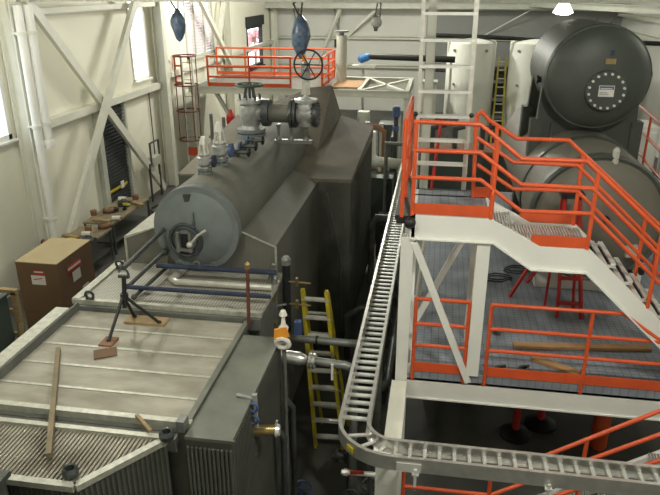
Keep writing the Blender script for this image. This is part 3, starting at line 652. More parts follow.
for i, (a, b, m, lab) in enumerate([((-2.7, 21.5, 0), (-2.1, 22.3, 1.6), 'junk1', 'rusty brown machine crate under the far frame'),
                                    ((-1.95, 22.4, 0), (-1.3, 23.2, 2.6), 'darkgreen', 'dark green control cabinet behind the frame column'),
                                    ((-1.45, 16.8, 0), (-.98, 17.6, 1.1), 'pipedk', 'low dark machine box just past the boiler end'),
                                    ((-1.8, 18.2, 0), (-1.15, 18.9, 1.9), 'darkgreen', 'dark green machine housing past the boiler end'),
                                    ((-2.75, 23.0, 0), (-2.35, 23.4, 2.9), 'gsteel', 'narrow pale cabinet under the frame')]):
    q = thing('machine_cabinet', lab, 'cabinet', ((a[0] + b[0]) / 2, (a[1] + b[1]) / 2, a[2]), 'cabinets under the far frame')
    part(q, 'body', m, M().box(a, b)); part(q, 'door', m, M().box((a[0] + .05, a[1] - .02, a[2] + .1), (b[0] - .05, a[1], b[2] - .1))); part(q, 'hinge', 'valvedk', M().box((a[0] + .03, a[1] - .03, a[2] + .2), (a[0] + .06, a[1], b[2] - .2)))


# ------------------------------------------------------------------ cable tray
TZ = 2.415
t = thing('cable_tray', 'aluminium ladder cable tray running along the boiler and bending under the stair', 'cable tray', (-.7, 6, TZ))
XO, XI, YN, YFr, YE = -.875, -.525, 5.41, 5.76, 20.0
def arc(cx, cy, r, a0, a1, n=12): return [(cx + r * math.cos(a0 + (a1 - a0) * k / n), cy + r * math.sin(a0 + (a1 - a0) * k / n)) for k in range(n + 1)]
Rb_ = .28; cx, cy = XI + Rb_, YFr - .02 + Rb_
outer = [(XO, YE)] + [(cx + (cx - XO) * math.cos(PI + k * PI / 28), cy + .58 * math.sin(PI + k * PI / 28)) for k in range(15)] + [(4.4, cy - .58)]
inner = [(XI, YE)] + arc(cx, cy, Rb_, PI, 1.5 * PI) + [(4.4, cy - Rb_)]
def railstrip(path, side):
    m = M(); n = len(path); h = .165
    prof = [(0, 0), (.05 * side, 0), (.05 * side, .012), (.008 * side, .012), (.008 * side, h - .012), (.04 * side, h - .012), (.04 * side, h), (0, h)]
    vs = []
    for i, p in enumerate(path):
        a = V((*path[max(i - 1, 0)], 0)); b = V((*path[min(i + 1, n - 1)], 0)); d = (b - a).normalized(); nr = V((-d.y, d.x, 0))
        for q, z in prof: vs.append(V((*p, TZ)) + nr * q + V((0, 0, z)))
    k = len(prof); fs = []
    for i in range(n - 1):
        for j in range(k):
            a, b = i * k + j, i * k + (j + 1) % k; fs.append((a, b, b + k, a + k))
    fs += [tuple(range(k)), tuple(range(len(vs) - 1, len(vs) - k - 1, -1))]
    if side > 0: fs = [tuple(reversed(f)) for f in fs]
    return m.add(vs, fs)
part(t, 'outer_rail', 'tray', railstrip(outer, 1)); part(t, 'inner_rail', 'tray', railstrip(inner, -1))
y = 6.2; nn = 0
while y < 17 and nn < 70:
    part(t, 'rung', 'galv', M().bar((XO, y, TZ + .03), (XI, y, TZ + .03), .055, .022)); y += .152; nn += 1
for a in (.3, .75, 1.2):
    c, s_ = math.cos(PI + a), math.sin(PI + a)
    part(t, 'rung', 'galv', M().bar((cx + Rb_ * c, cy + Rb_ * s_, TZ + .03), (cx + (cx - XO) * c, cy + .57 * s_, TZ + .03), .035, .022))
x = cx + .02
while x < 4.0: part(t, 'rung', 'galv', M().bar((x, cy - Rb_, TZ + .045), (x, cy - .565, TZ + .045), .035, .04)); x += .152
part(t, 'yellow_sticker', 'yellow', M().sweep([(-.05, -.03), (.05, -.03), (.05, .03), (-.05, .03)], (-.692, 5.605, TZ + .08), (-.699, 5.598, TZ + .08)))
for xx in (-.02, 1.28): part(t, 'hanger_clip', 'galv', M().box((xx, 5.41, TZ - .16), (xx + .03, 5.43, TZ + .05)).box((xx - .02, 5.405, TZ - .02), (xx + .05, 5.445, TZ + .0)))
part(t, 'splice_plate', 'galv', M().box((-.2, 5.428, TZ + .005), (.05, 5.437, TZ + .11)))
part(t, 'side_bolt', 'alu', M().tube([(-1.0, 6.12, TZ + .03), (-.86, 6.12, TZ + .03)], .01, 6))
t = thing('tray_support', 'white steel post standing under the tray bend', 'post', (-.31, 5.77, 0))
part(t, 'post', 'white', M().bar((-.31, 5.77, 0), (-.31, 5.77, TZ - .03), .24, .2, up=(0, 1, 0))); part(t, 'cap_plate', 'white', M().box((-.46, 5.62, TZ - .03), (-.16, 5.92, TZ)))
t = tag(M().ibeam((-.28, 5.95, 2.21), (-.28, 7.26, 2.21), .19, .2, .02, up=(0, 0, 1)).build('stub_beam', 'steel'), 'cream stub beam from the platform column out to the tray post', 'beam')

# ------------------------------------------------------------------ access platform at mid level
PF, PZ = 7.3, 2.45
P = thing('access_platform', 'white steel access platform with grey plate deck in front of the dark tanks', 'platform', (2, 9, 0))
part(P, 'deck', 'plate', M().box((-.15, PF + .015, 2.335), (4.6, 15.5, PZ)))
part(P, 'front_beam', 'white', M().box((-.2, PF, 2.045), (4.6, PF + .02, 2.33)).box((-.2, PF, 2.31), (4.6, PF + .12, 2.33)).box((-.2, PF - .02, 2.045), (4.6, PF + .12, 2.065)))

part(P, 'side_beam', 'white', M().ibeam((-.2, PF + .1, 2.18), (-.2, 15.5, 2.18), .12, .26, .02))
part(P, 'rear_beam', 'white', M().ibeam((-.2, 15.5, 2.18), (4.6, 15.5, 2.18), .12, .26, .02))
for x, y, z0, z1 in ((-.26, 7.36, 0, 4.25), (.62, 7.36, 2.45, 4.25), (-.26, 8.3, 2.45, 4.25), (.62, 8.25, 2.45, 4.25), (4.4, 7.4, 0, 2.1), (-.2, 15.3, 0, 2.1), (4.4, 15.3, 0, 2.1)):
    part(P, 'column', 'white', M().ibeam((x, y, z0), (x, y, z1), .15, .15, .02, up=(0, 1, 0)))
part(P, 'brace', 'white', M().bar((-.18, PF + .0, 4.2), (.58, PF + .0, 2.35), .08, .05, up=(0, 1, 0)))
part(P, 'brace', 'white', M().bar((-.2, 7.4, 2.5), (-.2, 8.25, 4.2), .06, .08, up=(1, 0, 0)))
part(P, 'brace', 'white', M().bar((.56, 8.28, 4.2), (-.2, 8.28, 2.5), .08, .05, up=(0, 1, 0)))
# landing and stair flights
S = thing('stair', 'white steel stair with landings stepping down in front of the dark tanks', 'stair', (1, 7.7, 2.45))
def stringer(y, t=.05):
    top = [(-.22, 4.53), (.66, 4.53), (1.25, 4.23), (1.79, 4.23), (3.72, 2.43)]; bot = [(-.22, 4.24), (.72, 4.24), (1.17, 3.94), (1.78, 3.94), (3.4, 2.43)]
    poly = top + bot[::-1]; n = len(poly)
    return M().add([(x, y, z) for x, z in poly] + [(x, y + t, z) for x, z in poly],
                   [(0, 9, 8, 1), (1, 8, 7, 2), (2, 7, 6, 3), (3, 6, 5, 4)] + [tuple(n + i for i in f[::-1]) for f in ((0, 9, 8, 1), (1, 8, 7, 2), (2, 7, 6, 3), (3, 6, 5, 4))] +
                   [(i, (i + 1) % n, n + (i + 1) % n, n + i) for i in range(n)])
part(S, 'stringer', 'white', stringer(PF)); part(S, 'stringer', 'white', stringer(8.1))
fl = M()
bt = [(-.22, 4.24), (.72, 4.24), (1.17, 3.94), (1.78, 3.94), (3.4, 2.43)]
for i in range(4): fl.bar((bt[i][0], PF - .02, bt[i][1] + .008), (bt[i + 1][0], PF - .02, bt[i + 1][1] + .008), .05, .016, up=(0, 0, 1))
part(S, 'stringer_flange', 'white', fl)
part(S, 'side_beam', 'white', M().box((-.24, PF, 4.24), (-.18, 8.4, 4.53)))
def grating(mb, x0, x1, y0, y1, z, pitch=.034, along='y'):
    if along == 'y':
        x = x0 + .01
        while x < x1: mb.box((x - .007, y0, z - .03), (x + .008, y1, z)); x += pitch
        for y in (y0, (y0 + y1) / 2, y1 - .01): mb.box((x0, y, z - .03), (x1, y + .012, z - .002))
    else:
        y = y0 + .01
        while y < y1: mb.box((x0, y - .004, z - .04), (x1, y + .006, z)); y += pitch
    return mb
part(S, 'upper_landing_plate', 'plate', M().box((-.18, PF + .06, 4.5), (.66, 8.4, 4.53)).box((-.22, 8.36, 4.3), (.66, 8.4, 4.53)))
part(S, 'step_grating', 'galv', grating(M().box((.72, PF + .06, 4.33), (.74, 8.08, 4.37)), .7, .98, PF + .06, 8.08, 4.38))
part(S, 'mid_landing_grating', 'galv', grating(M().box((1.0, PF + .06, 4.16), (1.02, 8.08, 4.22)), 1.0, 1.8, PF + .06, 8.08, 4.22))
for k in range(8):
    z = 4.25 - (k + 1) * .2; x = 1.96 + k * .215
    part(S, 'tread', 'galv', M().box((x, PF + .06, z - .03), (x + .055, 8.08, z)).box((x + .1, PF + .06, z - .03), (x + .155, 8.08, z)).box((x, PF + .07, z - .06), (x + .155, PF + .09, z - .025)).box((x, 8.05, z - .06), (x + .155, 8.07, z - .025)))
    part(S, 'tread_gap_shade', 'black', M().box((x - .09, PF + .1, z - .08), (x + .15, 8.04, z - .06)))  # black sheet standing in for the darkness seen between the tread bars

# ------------------------------------------------------------------ orange guard rails
def rail(label, paths, posts, toes=(), r=.024, cat='guard rail', group=None, loc=None):
    p0 = loc or paths[0][0]
    t = thing('guard_rail', label, cat, p0, group)
    for i, p in enumerate(paths): part(t, 'top_rail' if i == 0 else 'mid_rail', 'orange', M().tube(p, r, 10))
    for a, b in posts: part(t, 'post', 'orange', M().tube([a, b], r, 10))
    for a, b in toes: part(t, 'toe_board', 'orange', M().bar(a, b, .012, .13))
    return t
yf = PF + .01
rail('orange stair rail along the front edge of the upper landing and flight',
     [[(-.25, yf, 5.61), (.47, yf, 5.60), (.94, yf, 5.24), (1.62, yf, 5.24), (3.7, yf, 3.45)],
      [(-.25, yf, 5.29), (.49, yf, 5.29), (.96, yf, 4.95), (1.72, yf, 4.94), (3.7, yf, 3.15)],
      [(-.25, yf, 4.98), (.52, yf, 4.98), (.99, yf, 4.64), (1.74, yf, 4.65), (3.7, yf, 2.85)]],
     [((-.22, yf, 4.53), (-.22, yf, 5.62)), ((.67, yf, 4.53), (.67, yf, 5.44)), ((1.76, yf, 4.23), (1.76, yf, 5.13)), ((2.52, yf, 3.55), (2.52, yf, 4.45)), ((3.6, yf, 2.5), (3.6, yf, 3.55))],
     [((-.2, yf, 4.61), (.66, yf, 4.61)), ((1.14, yf, 4.30), (1.74, yf, 4.30))], group='orange stair rails')
yb = 8.12
rail('orange stair rail along the tank side of the flight',
     [[(.47, yb, 5.3), (.47, yb, 5.55), (.52, yb, 5.6), (.62, yb, 5.50), (.96, yb, 5.29), (1.56, yb, 5.29), (3.7, yb, 3.48)],
      [(.5, yb, 5.28), (.95, yb, 5.0), (1.7, yb, 4.99), (3.7, yb, 3.16)],
      [(.52, yb, 4.95), (.98, yb, 4.66), (1.74, yb, 4.67), (3.7, yb, 2.86)]],
     [((.5, yb, 4.53), (.47, yb, 5.58)), ((.72, yb, 4.4), (.72, yb, 5.43)), ((1.75, yb, 4.23), (1.75, yb, 5.14)), ((2.58, yb, 3.6), (2.58, yb, 4.43)), ((3.6, yb, 2.5), (3.6, yb, 3.5))],
     [((.5, yb, 4.6), (.72, yb, 4.6)), ((1.1, yb, 4.31), (1.74, yb, 4.31))], group='orange stair rails')
rail('orange rail closing the open end of the upper landing above the tray',
     [[(-.34, yf, 5.61), (-.34, 9.0, 5.61)], [(-.34, yf, 5.29), (-.34, 9.0, 5.29)], [(-.34, yf, 4.98), (-.34, 9.0, 4.98)]],
     [((-.34, yf, 4.5), (-.34, yf, 5.62)), ((-.34, 8.1, 4.5), (-.34, 8.1, 5.62)), ((-.34, 9.0, 4.5), (-.34, 9.0, 5.62))], group='orange stair rails')
tag(M().box((-.4, PF + .0, 4.42), (-.2, PF + .12, 4.52)).ball((-.24, PF - .02, 4.44), .07).box((-.42, PF + .06, 4.44), (-.2, 9.1, 4.5)).build('landing_bracket', 'black'), 'black clamp and bracket at the landing corner above the tray', 'bracket')
rail('orange fence bay between the white platform column and the braced post',
     [[(-.12, yf, 3.46), (.52, yf, 3.46)], [(-.12, yf, 3.12), (.52, yf, 3.12)], [(-.12, yf, 2.82), (.52, yf, 2.82)]],
     [((-.12, yf, 2.32), (-.12, yf, 3.47)), ((.52, yf, 2.32), (.52, yf, 3.47))], [((-.1, yf, 2.51), (.5, yf, 2.51))], group='orange platform fences')
rail('long orange fence on the platform front edge under the stair',
     [[(.78, yf, 2.35), (.78, yf, 3.43), (.8, yf, 3.45), (2.28, yf, 3.45), (2.72, yf, 3.15), (2.9, yf, 3.03)], [(.78, yf, 3.12), (3.9, yf, 3.12)], [(.78, yf, 2.82), (3.9, yf, 2.82)]],
     [((.78, yf, 2.32), (.78, yf, 3.44)), ((1.94, yf, 2.32), (1.94, yf, 3.45)), ((3.2, yf, 2.32), (3.2, yf, 3.1))], [((.8, yf, 2.52), (3.9, yf, 2.52))], group='orange platform fences')
# lower stair in front of the platform
S2 = thing('lower_stair', 'lower stair with white stringer and grated landing passing below the tray', 'stair', (1, 6.6, 0))
part(S2, 'landing_grating', 'grate', grating(M(), -.18, .9, 6.3, 6.7, .72))
ys_ = 6.28
part(S2, 'stringer', 'white', M().bar((.85, ys_, .62), (3.55, ys_, 2.42), .05, .22).bar((-.2, ys_, .62), (.9, ys_, .62), .05, .22))
part(S2, 'stringer', 'white', M().bar((.85, 6.72, .62), (3.55, 6.72, 2.42), .05, .22).bar((-.2, 6.72, .62), (.9, 6.72, .62), .05, .22))
for k in range(9): part(S2, 'tread', 'grate', grating(M(), .92 + k * .285, 1.18 + k * .285, 6.31, 6.7, .86 + k * .19))
for x, y in ((-.15, 6.28), (.85, 6.28), (-.15, 6.72), (.85, 6.72)): part(S2, 'leg', 'white', M().bar((x, y, 0), (x, y, .6), .08, .08, up=(0, 1, 0)))
rail('orange rail of the lower stair rising behind the tray',
     [[(-.14, ys_, 1.76), (.85, ys_, 1.76), (1.57, ys_, 2.24), (2.9, ys_, 3.13)], [(-.14, ys_, 1.49), (.87, ys_, 1.50), (2.9, ys_, 2.79)], [(-.14, ys_, 1.15), (.9, ys_, 1.16), (2.9, ys_, 2.42)]],
     [((-.14, ys_, .7), (-.14, ys_, 1.77)), ((.85, ys_, .7), (.85, ys_, 1.76)), ((1.82, ys_, 1.3), (1.82, ys_, 2.4)), ((2.85, ys_, 2.0), (2.85, ys_, 3.1))], group='orange lower stair rails')

# aluminium ladder rising from the landing
t = thing('fixed_ladder', 'aluminium ladder with broad bright rungs rising from the upper landing', 'ladder', (.07, 8.5, 4.53))
for x in (-.26, .41): part(t, 'rail', 'alu', M().channel((x, 8.45, 4.53), (x + (.0 if x < 0 else -.02), 8.45, 8.2), .045 if x < 0 else -.045, .09, .012, up=(0, 1, 0)))
for k in range(12): part(t, 'rung', 'galv', M().bar((-.25, 8.45, 4.86 + k * .305), (.4, 8.45, 4.86 + k * .305), .1, .035))
for x in (-.27, .42): part(t, 'rubber_clamp', 'black', M().ball((x, 8.40, 5.5), .03))
t = tag(M().ibeam((-.14, 9.6, 2.45), (-.14, 9.6, 7.6), .12, .16, .02, up=(0, 1, 0)).build('frame_post', 'gsteel'), 'pale steel post standing behind the aluminium ladder', 'post')
t = thing('leaning_pole', 'thin red and white pole leaning behind the aluminium ladder', 'pole', (-.16, 9.0, 2.45))
part(t, 'white_half', 'paper', M().tube([(-.16, 9.0, 2.45), (-.03, 9.12, 4.2)], .022, 8)); part(t, 'red_half', 'red', M().tube([(-.03, 9.12, 4.2), (.06, 9.2, 5.3)], .022, 8))
t = thing('backdrop_skid', 'wide dark skid added as a dim backdrop behind the landing ladder', 'skid', (.7, 17.6, 0))  # added dark mass that keeps the view between the ladder rungs dim
part(t, 'base', 'pipedk', M().box((-.5, 17.2, 0), (2.0, 18.4, .2))); part(t, 'housing', 'darkgreen', M().box((-.4, 17.3, .2), (1.9, 18.3, 2.9))); part(t, 'lid', 'junk1', M().box((-.45, 17.25, 2.9), (1.95, 18.35, 2.98)))
for x in (-.1, .5, 1.2): part(t, 'top_pipe', 'pipedk', M().tube([(x, 17.6, 2.9), (x, 17.6, 3.5), (x + .35, 17.6, 3.6)], .07, 10))

# ------------------------------------------------------------------ the two tanks
TX, TZ2, TR, TY = 2.47, 5.65, .795, 11.2
t = thing('upper_tank', 'dark green grey tank with bolted round manway, the upper of the two', 'tank', (TX, 13, 4.75))
sh = part(t, 'shell', 'tank', M().lathe([(TR, 0), (TR, 2.1), (TR * .9, 2.28), (TR * .5, 2.42), (0, 2.47)], (TX, TY, TZ2), (0, 1, 0), 64))
part(t, 'head', 'tank', M().lathe([(0, -.2), (.3, -.195), (.48, -.165), (.63, -.12), (.73, -.06), (.775, 0), (TR + .012, .06), (TR + .012, .16), (TR, .17)], (TX, TY, TZ2), (0, 1, 0), 64))
fx, fz = TX + .09, TZ2 - .17
fl = part(t, 'manway_flange', 'tank', M().lathe([(0, 0), (.30, 0), (.31, .02), (.31, .12)], (fx, TY - .26, fz), (0, 1, 0), 40))
for k in range(16):
    a = 2 * PI * (k + .5) / 16; M().lathe([(.0, -.03), (.021, -.03), (.021, .02)], (fx + .262 * math.cos(a), TY - .265, fz + .262 * math.sin(a)), (0, 1, 0), 8).build('bolt', 'galv', fl)
M().box((fx - .115, TY - .275, fz - .085), (fx + .115, TY - .262, fz + .085)).build('nameplate', 'paper', fl)
M().box((fx - .105, TY - .278, fz + .025), (fx + .105, TY - .274, fz + .075)).box((fx - .1, TY - .278, fz - .03), (fx + .02, TY - .274, fz - .02)).box((fx - .1, TY - .278, fz - .055), (fx + .04, TY - .274, fz - .048)).build('nameplate_print', 'bluedk', fl)
M().box((fx - .09, TY - .281, fz + .035), (fx + .08, TY - .278, fz + .048)).build('nameplate_lettering', 'paper', fl)
part(t, 'data_plate', 'brass', M().box((fx - .06, TY - .215, fz + .40), (fx + .09, TY - .15, fz + .48)))
part(t, 'lug', 'bluepipe', M().box((fx - .0, TY - .19, fz + .52), (fx + .06, TY - .08, fz + .61)))
part(t, 'side_nozzle', 'black', M().lathe([(.05, 0), (.05, .05), (.07, .05), (.07, .08)], (TX - TR + .02, TY + .6, TZ2 - .12), (-1, 0, 0), 14))
for dx in (-.1, .12): part(t, 'top_lug', 'tank', M().bar((TX + dx, TY + .2, TZ2 + TR - .02), (TX + dx, TY + .2, TZ2 + TR + .09), .015, .03))
def saddle(y):
    m = M(); zb = 4.72
    pts = [(TX - .86, zb), (TX + .86, zb)]
    top = [(TX + TR * math.cos(a) * 1.0, TZ2 + TR * math.sin(a)) for a in [PI + .25 + (PI - .5) * k / 14 for k in range(15)]]
    top = [(p, max(q, zb + .01)) for p, q in top]
    poly = [(TX - .86, zb - .9), (TX + .86, zb - .9)] + top[::-1]; n = len(poly)
    m.add([(x, y, z) for x, z in poly] + [(x, y + .16, z) for x, z in poly], [tuple(range(n)), tuple(range(2 * n - 1, n - 1, -1))] + [(i, n + i, n + (i + 1) % n, (i + 1) % n) for i in range(n)])
    return m
for y in (TY + .4, TY + 1.7): part(t, 'saddle', 'tank', saddle(y))
for x0 in (TX - .9, TX + .72):
    for y0 in (TY + .36, TY + 1.64): part(t, 'saddle_leg', 'tank', M().box((x0, y0, 2.45), (x0 + .18, y0 + .24, 4.9)))
part(t, 'stiffener', 'tank', M().bar((TX - .55, TY + .37, 3.9), (TX - .55, TY + .37, 4.85), .04, .05, up=(0, 1, 0)))
LX, LZ, LR, LY = 2.42, 3.78, .97, 9.75
t = thing('lower_tank', 'wide tan and dark green tank lying beneath, the lower of the two', 'tank', (LX, 12, 2.45))
part(t, 'shell', 'tanktan', M().lathe([(LR, 0), (LR, 5.3), (LR * .9, 5.6), (LR * .5, 5.8), (0, 5.9)], (LX, LY, LZ), (0, 1, 0), 64))
part(t, 'head', 'tanktan', M().lathe([(0, -.3), (.3, -.29), (.55, -.24), (.75, -.16), (.88, -.06), (LR - .015, .02)], (LX, LY, LZ), (0, 1, 0), 64))
part(t, 'head_band', 'tank', M().lathe([(LR - .08, -.03), (LR - .02, -.06), (LR + .012, -.02), (LR + .012, .12), (LR, .13)], (LX, LY, LZ), (0, 1, 0), 64).lathe([(LR + .002, .0), (LR + .025, .0), (LR + .025, .12), (LR + .002, .12)], (LX, LY + 1.1, LZ), (0, 1, 0), 64))
part(t, 'top_nozzle', 'gsteel', M().lathe([(.05, 0), (.05, .2), (.02, .24)], (LX + .12, LY - .02, LZ + .85), n=10))
part(t, 'instrument_box', 'gsteel', M().box((LX + .4, LY - .32, LZ - .45), (LX + .56, LY - .2, LZ - .28)))
for dx, dy, dz in ((.05, -.25, .12), (.52, -.2, -.72), (.66, -.2, -.68)): part(t, 'small_nozzle', 'black', M().lathe([(.045, 0), (.045, .11)], (LX + dx, LY + dy, LZ + dz), (0, -1, 0), 10))
for y0 in (.4, 4.0): part(t, 'support_saddle', 'white', M().box((LX - .7, LY + y0, 2.45), (LX + .9, LY + y0 + .2, 2.95)))
# red stepladder and props under the stair
t = thing('red_stepladder', 'red stepladder with black cap standing before the lower tank head', 'ladder', (2.0, 9.2, 2.45))
part(t, 'cap', 'black', M().box((1.70, 8.80, 4.36), (2.0, 9.0, 4.43)))
for a, b in (((1.92, 9.1, 2.45), (1.76, 8.86, 4.37)), ((2.26, 9.1, 2.45), (1.94, 8.86, 4.37)), ((1.78, 9.42, 2.45), (1.74, 8.96, 4.37)), ((2.2, 9.42, 2.45), (1.96, 8.96, 4.37))): part(t, 'leg', 'red', M().bar(a, b, .035, .05))
for k in range(4): f = (k + .6) / 4.6; part(t, 'step', 'red', M().bar((1.92 - .16 * f, 9.1 - .24 * f, 2.45 + 1.92 * f), (2.26 - .32 * f, 9.1 - .24 * f, 2.45 + 1.92 * f), .08, .025))
t = thing('red_prop', 'red steel prop with two splayed legs standing under the mid landing', 'prop', (1.55, 9.7, 2.45))
part(t, 'head', 'valvedk', M().bar((1.5, 9.66, 3.12), (1.95, 10.0, 3.12), .08, .08))
for a, b in (((1.29, 9.7, 2.45), (1.62, 9.8, 3.1)), ((1.62, 10.3, 2.45), (1.86, 9.95, 3.1))): part(t, 'leg', 'red', M().bar(a, b, .05, .04))
for i, (ox, oy) in enumerate(((1.15, 10.3), (1.5, 10.7))):
    pts = [(ox + .2 * math.cos(k * .5) * (1 + .3 * math.sin(k)), oy + .15 * math.sin(k * .5), 2.465 + .003 * k) for k in range(26)]
    tag(M().tube(pts, .012, 8).build('hose', 'rubber'), ['black hose coiled on the deck at the foot of the red prop', 'second black hose coil on the deck behind the red prop'][i], 'hose', 'hoses on the platform deck')
for lab, a, b, m in (('long new plank lying across the platform deck', (1.2, 8.1, 2.48), (3.0, 8.32, 2.48), 'woodor'), ('shorter worn plank lying askew on the platform deck', (1.42, 7.82, 2.48), (1.95, 7.5, 2.48), 'woodor')):
    tag(M().bar(a, b, .12, .04).build('plank', m), lab, 'plank', 'planks on the platform deck')
for i, (x, y) in enumerate(((1.28, 7.55), (.98, 7.5), (1.0, 8.45))):
    o = M().torus((x, y, 2.47), (0, 0, 1), .05, .016, 14).bar((x - .06, y, 2.47), (x + .07, y + .05, 2.48), .03, .03).build('loose_fitting', 'valvedk')
    tag(o, ['dark pipe fitting on the deck beside the askew plank', 'small dark fitting by the near deck edge', 'small fitting on the deck left of the long plank'][i], 'fitting', 'loose fittings on the deck')
# things in the dark below the platform
for i, (x, y) in enumerate(((1.6, 9.5), (2.05, 9.85))):
    q = thing('red_post', ['red post with black foot below the platform, nearer the column', 'red post with black foot below the platform, farther in'][i], 'post', (x, y, 0), 'red posts below the platform')
    part(q, 'post', 'red', M().tube([(x, y, .1), (x, y, 1.9)], .06, 10)); part(q, 'foot', 'black', M().lathe([(.26, 0), (.26, .06), (.1, .14)], (x, y, 0), n=16))
q = thing('red_drum', 'orange red plastic drum standing in the dark under the platform', 'drum', (2.9, 9.4, 0))
part(q, 'body', 'orange', M().lathe([(.11, 0), (.13, .05), (.13, .7), (.11, .75), (0, .76)], (2.9, 9.4, 0), n=20)); part(q, 'lid', 'orange', M().lathe([(.125, 0), (.125, .04), (.05, .05)], (2.9, 9.4, .76), n=20))
q = thing('floor_cabinet', 'dark cabinet in the shade under the platform', 'cabinet', (.6, 11, 0))
part(q, 'body', 'darkgreen', M().box((.0, 10.5, 0), (1.0, 11.4, 1.5))); part(q, 'door', 'darkgreen', M().box((.05, 10.47, .1), (.95, 10.5, 1.4)))

# orange rail and parts beyond the tanks
rail('orange walkway rail beyond the dark tanks at the frame edge', [[(3.75, 11, 4.75), (4.1, 15.3, 4.75)], [(3.75, 11, 4.35), (4.1, 15.3, 4.35)], [(3.75, 11, 3.95), (4.1, 15.3, 3.95)]],
     [((3.75, 11, 2.5), (3.75, 11, 4.76)), ((3.9, 13, 2.5), (3.9, 13, 4.76)), ((4.05, 15, 2.5), (4.05, 15, 4.76))])
tag(M().ibeam((4.35, 13.2, 2.45), (4.35, 13.2, 8.9), .2, .2, .02).build('frame_post', 'white'), 'white steel post beyond the tanks at the picture edge', 'post')
q = thing('pale_cabinet', 'pale lit cabinet glimpsed past the lower tank', 'cabinet', (4.2, 15.0, 2.45))
part(q, 'body', 'white', M().box((3.9, 14.3, 2.45), (4.5, 15.2, 4.3))); part(q, 'door', 'white', M().box((3.95, 14.27, 2.6), (4.45, 14.3, 4.2)))

# ------------------------------------------------------------------ far platform with cage ladder
q = thing('far_platform', 'cream steel platform at the end of the boiler on tall columns', 'platform', (-5.5, 26, 0))
part(q, 'deck', 'pipe', M().box((-9.4, 24.5, 3.36), (-4.0, 27.9, 3.42)))
part(q, 'front_beam', 'steel', M().box((-9.4, 24.36, 3.2), (-1.05, 24.46, 3.46)).box((-9.4, 24.3, 3.42), (-1.05, 24.46, 3.46)).box((-9.4, 24.3, 3.2), (-1.05, 24.46, 3.23)))
part(q, 'rear_beam', 'steel', M().ibeam((-9.4, 28, 3.33), (-1.05, 28, 3.33), .15, .26, .02))
for x in (-9.3, -4.0, -2.9, -1.13): part(q, 'cross_beam', 'gsteel', M().ibeam((x, 24.45, 3.33), (x, 28, 3.33), .15, .24, .02))
part(q, 'plan_brace', 'steel', M().bar((-2.85, 24.5, 3.4), (-1.2, 27.9, 3.4), .12, .08).bar((-1.2, 24.5, 3.4), (-2.85, 27.9, 3.4), .12, .08))
for x, y in ((-1.13, 24.55), (-1.13, 27.9), (-9.2, 24.6), (-5.2, 27.9)): part(q, 'column', 'steel', M().ibeam((x, y, 0), (x, y, 3.3), .2, .2, .02, up=(0, 1, 0)))
part(q, 'knee_brace', 'gsteel', M().bar((-8.4, 24.6, 3.2), (-7.0, 24.6, .8), .16, .12))
part(q, 'timber_cover', 'woodor', M().box((-4.0, 24.9, 3.42), (-2.95, 26.9, 3.47)))
def farrail(label, a, b, posts, toe=True, z0=3.44):
    a, b = V(a), V(b)
    rail(label, [[a + V((0, 0, 1.1 - k * .37)), b + V((0, 0, 1.1 - k * .37))] for k in range(3)],
         [(a.lerp(b, f), a.lerp(b, f) + V((0, 0, 1.1))) for f in posts], [(a + V((0, 0, .08)), b + V((0, 0, .08)))] if toe else [], r=.04, group='orange rails of the far platform')
farrail('orange rail on the near side of the far platform', (-8.6, 24.4, 3.46), (-5.4, 24.4, 3.46), (0, .5, .99))
farrail('orange rail on the back side of the far platform', (-9.4, 27.9, 3.46), (-4.4, 27.9, 3.46), (0, .25, .5, .75, 1))
farrail('orange rail across the end of the far platform by the upright handwheel', (-4.25, 24.4, 3.46), (-4.3, 27.6, 3.46), (0, .5, 1))
farrail('short orange rail beside the caged ladder top', (-9.88, 24.4, 3.46), (-9.6, 24.4, 3.46), (0, 1))
q = thing('cage_ladder', 'caged ladder with red brown hoops climbing to the far platform', 'ladder', (-9.3, 24.1, 0))
for x in (-9.52, -9.12): part(q, 'rail', 'white', M().bar((x, 24.2, 0), (x, 24.2, 4.6), .05, .08, up=(0, 1, 0)))
for k in range(14): part(q, 'rung', 'gsteel', M().tube([(-9.52, 24.2, .3 + k * .31), (-9.12, 24.2, .3 + k * .31)], .018, 6))
for z in (1.5, 2.6, 3.55, 4.6): part(q, 'hoop', 'copper', M().torus((-9.32, 24.0, z), (0, 0, 1), .42, .03, 24, 6))
cg = M()
for k in range(5): a = PI + PI * k / 4; cg.bar((-9.32 + .42 * math.cos(a), 24 + .42 * math.sin(a), 1.5), (-9.32 + .42 * math.cos(a), 24 + .42 * math.sin(a), 4.6), .03, .03)
part(q, 'cage_straps', 'copper', cg)
part(q, 'orange_sign', 'orange', M().box((-9.5, 24.12, .82), (-9.14, 24.15, 1.15)))
for i, (x, z, r_) in enumerate(((-6.4, 3.2, .14), (-6.2, 2.75, .18))):
    qq = thing('red_fire_valve', ['red fire valve on a standpipe beyond the drum', 'larger red valve bonnet just behind the taller safety valve'][i], 'valve', (x, 20 + i * .3, 0), 'red fire valves')
    part(qq, 'body', 'red', M().lathe([(r_ * .6, -.3), (r_, -.2), (r_, .0), (r_ * .5, .1), (r_ * .3, .2)], (x, 20 + i * .3, z), n=14)); part(qq, 'standpipe', 'red', M().tube([(x, 20 + i * .3, 0), (x, 20 + i * .3, z - .2)], .07, 8))
for i, (x, y) in enumerate(((-6.9, 20.8), (-7.5, 21.3), (-5.7, 20.6))):
    tag(M().tube([(x, y, 0), (x, y, 3.0)], .06, 8).lathe([(.12, 0), (.12, .06)], (x, y, 2.2), n=10).build('standpipe', 'pipe'), ['dark standpipe beside the red fire valves', 'dark standpipe nearest the caged ladder', 'dark standpipe behind the stop valve'][i], 'pipe', 'standpipes under the far platform')
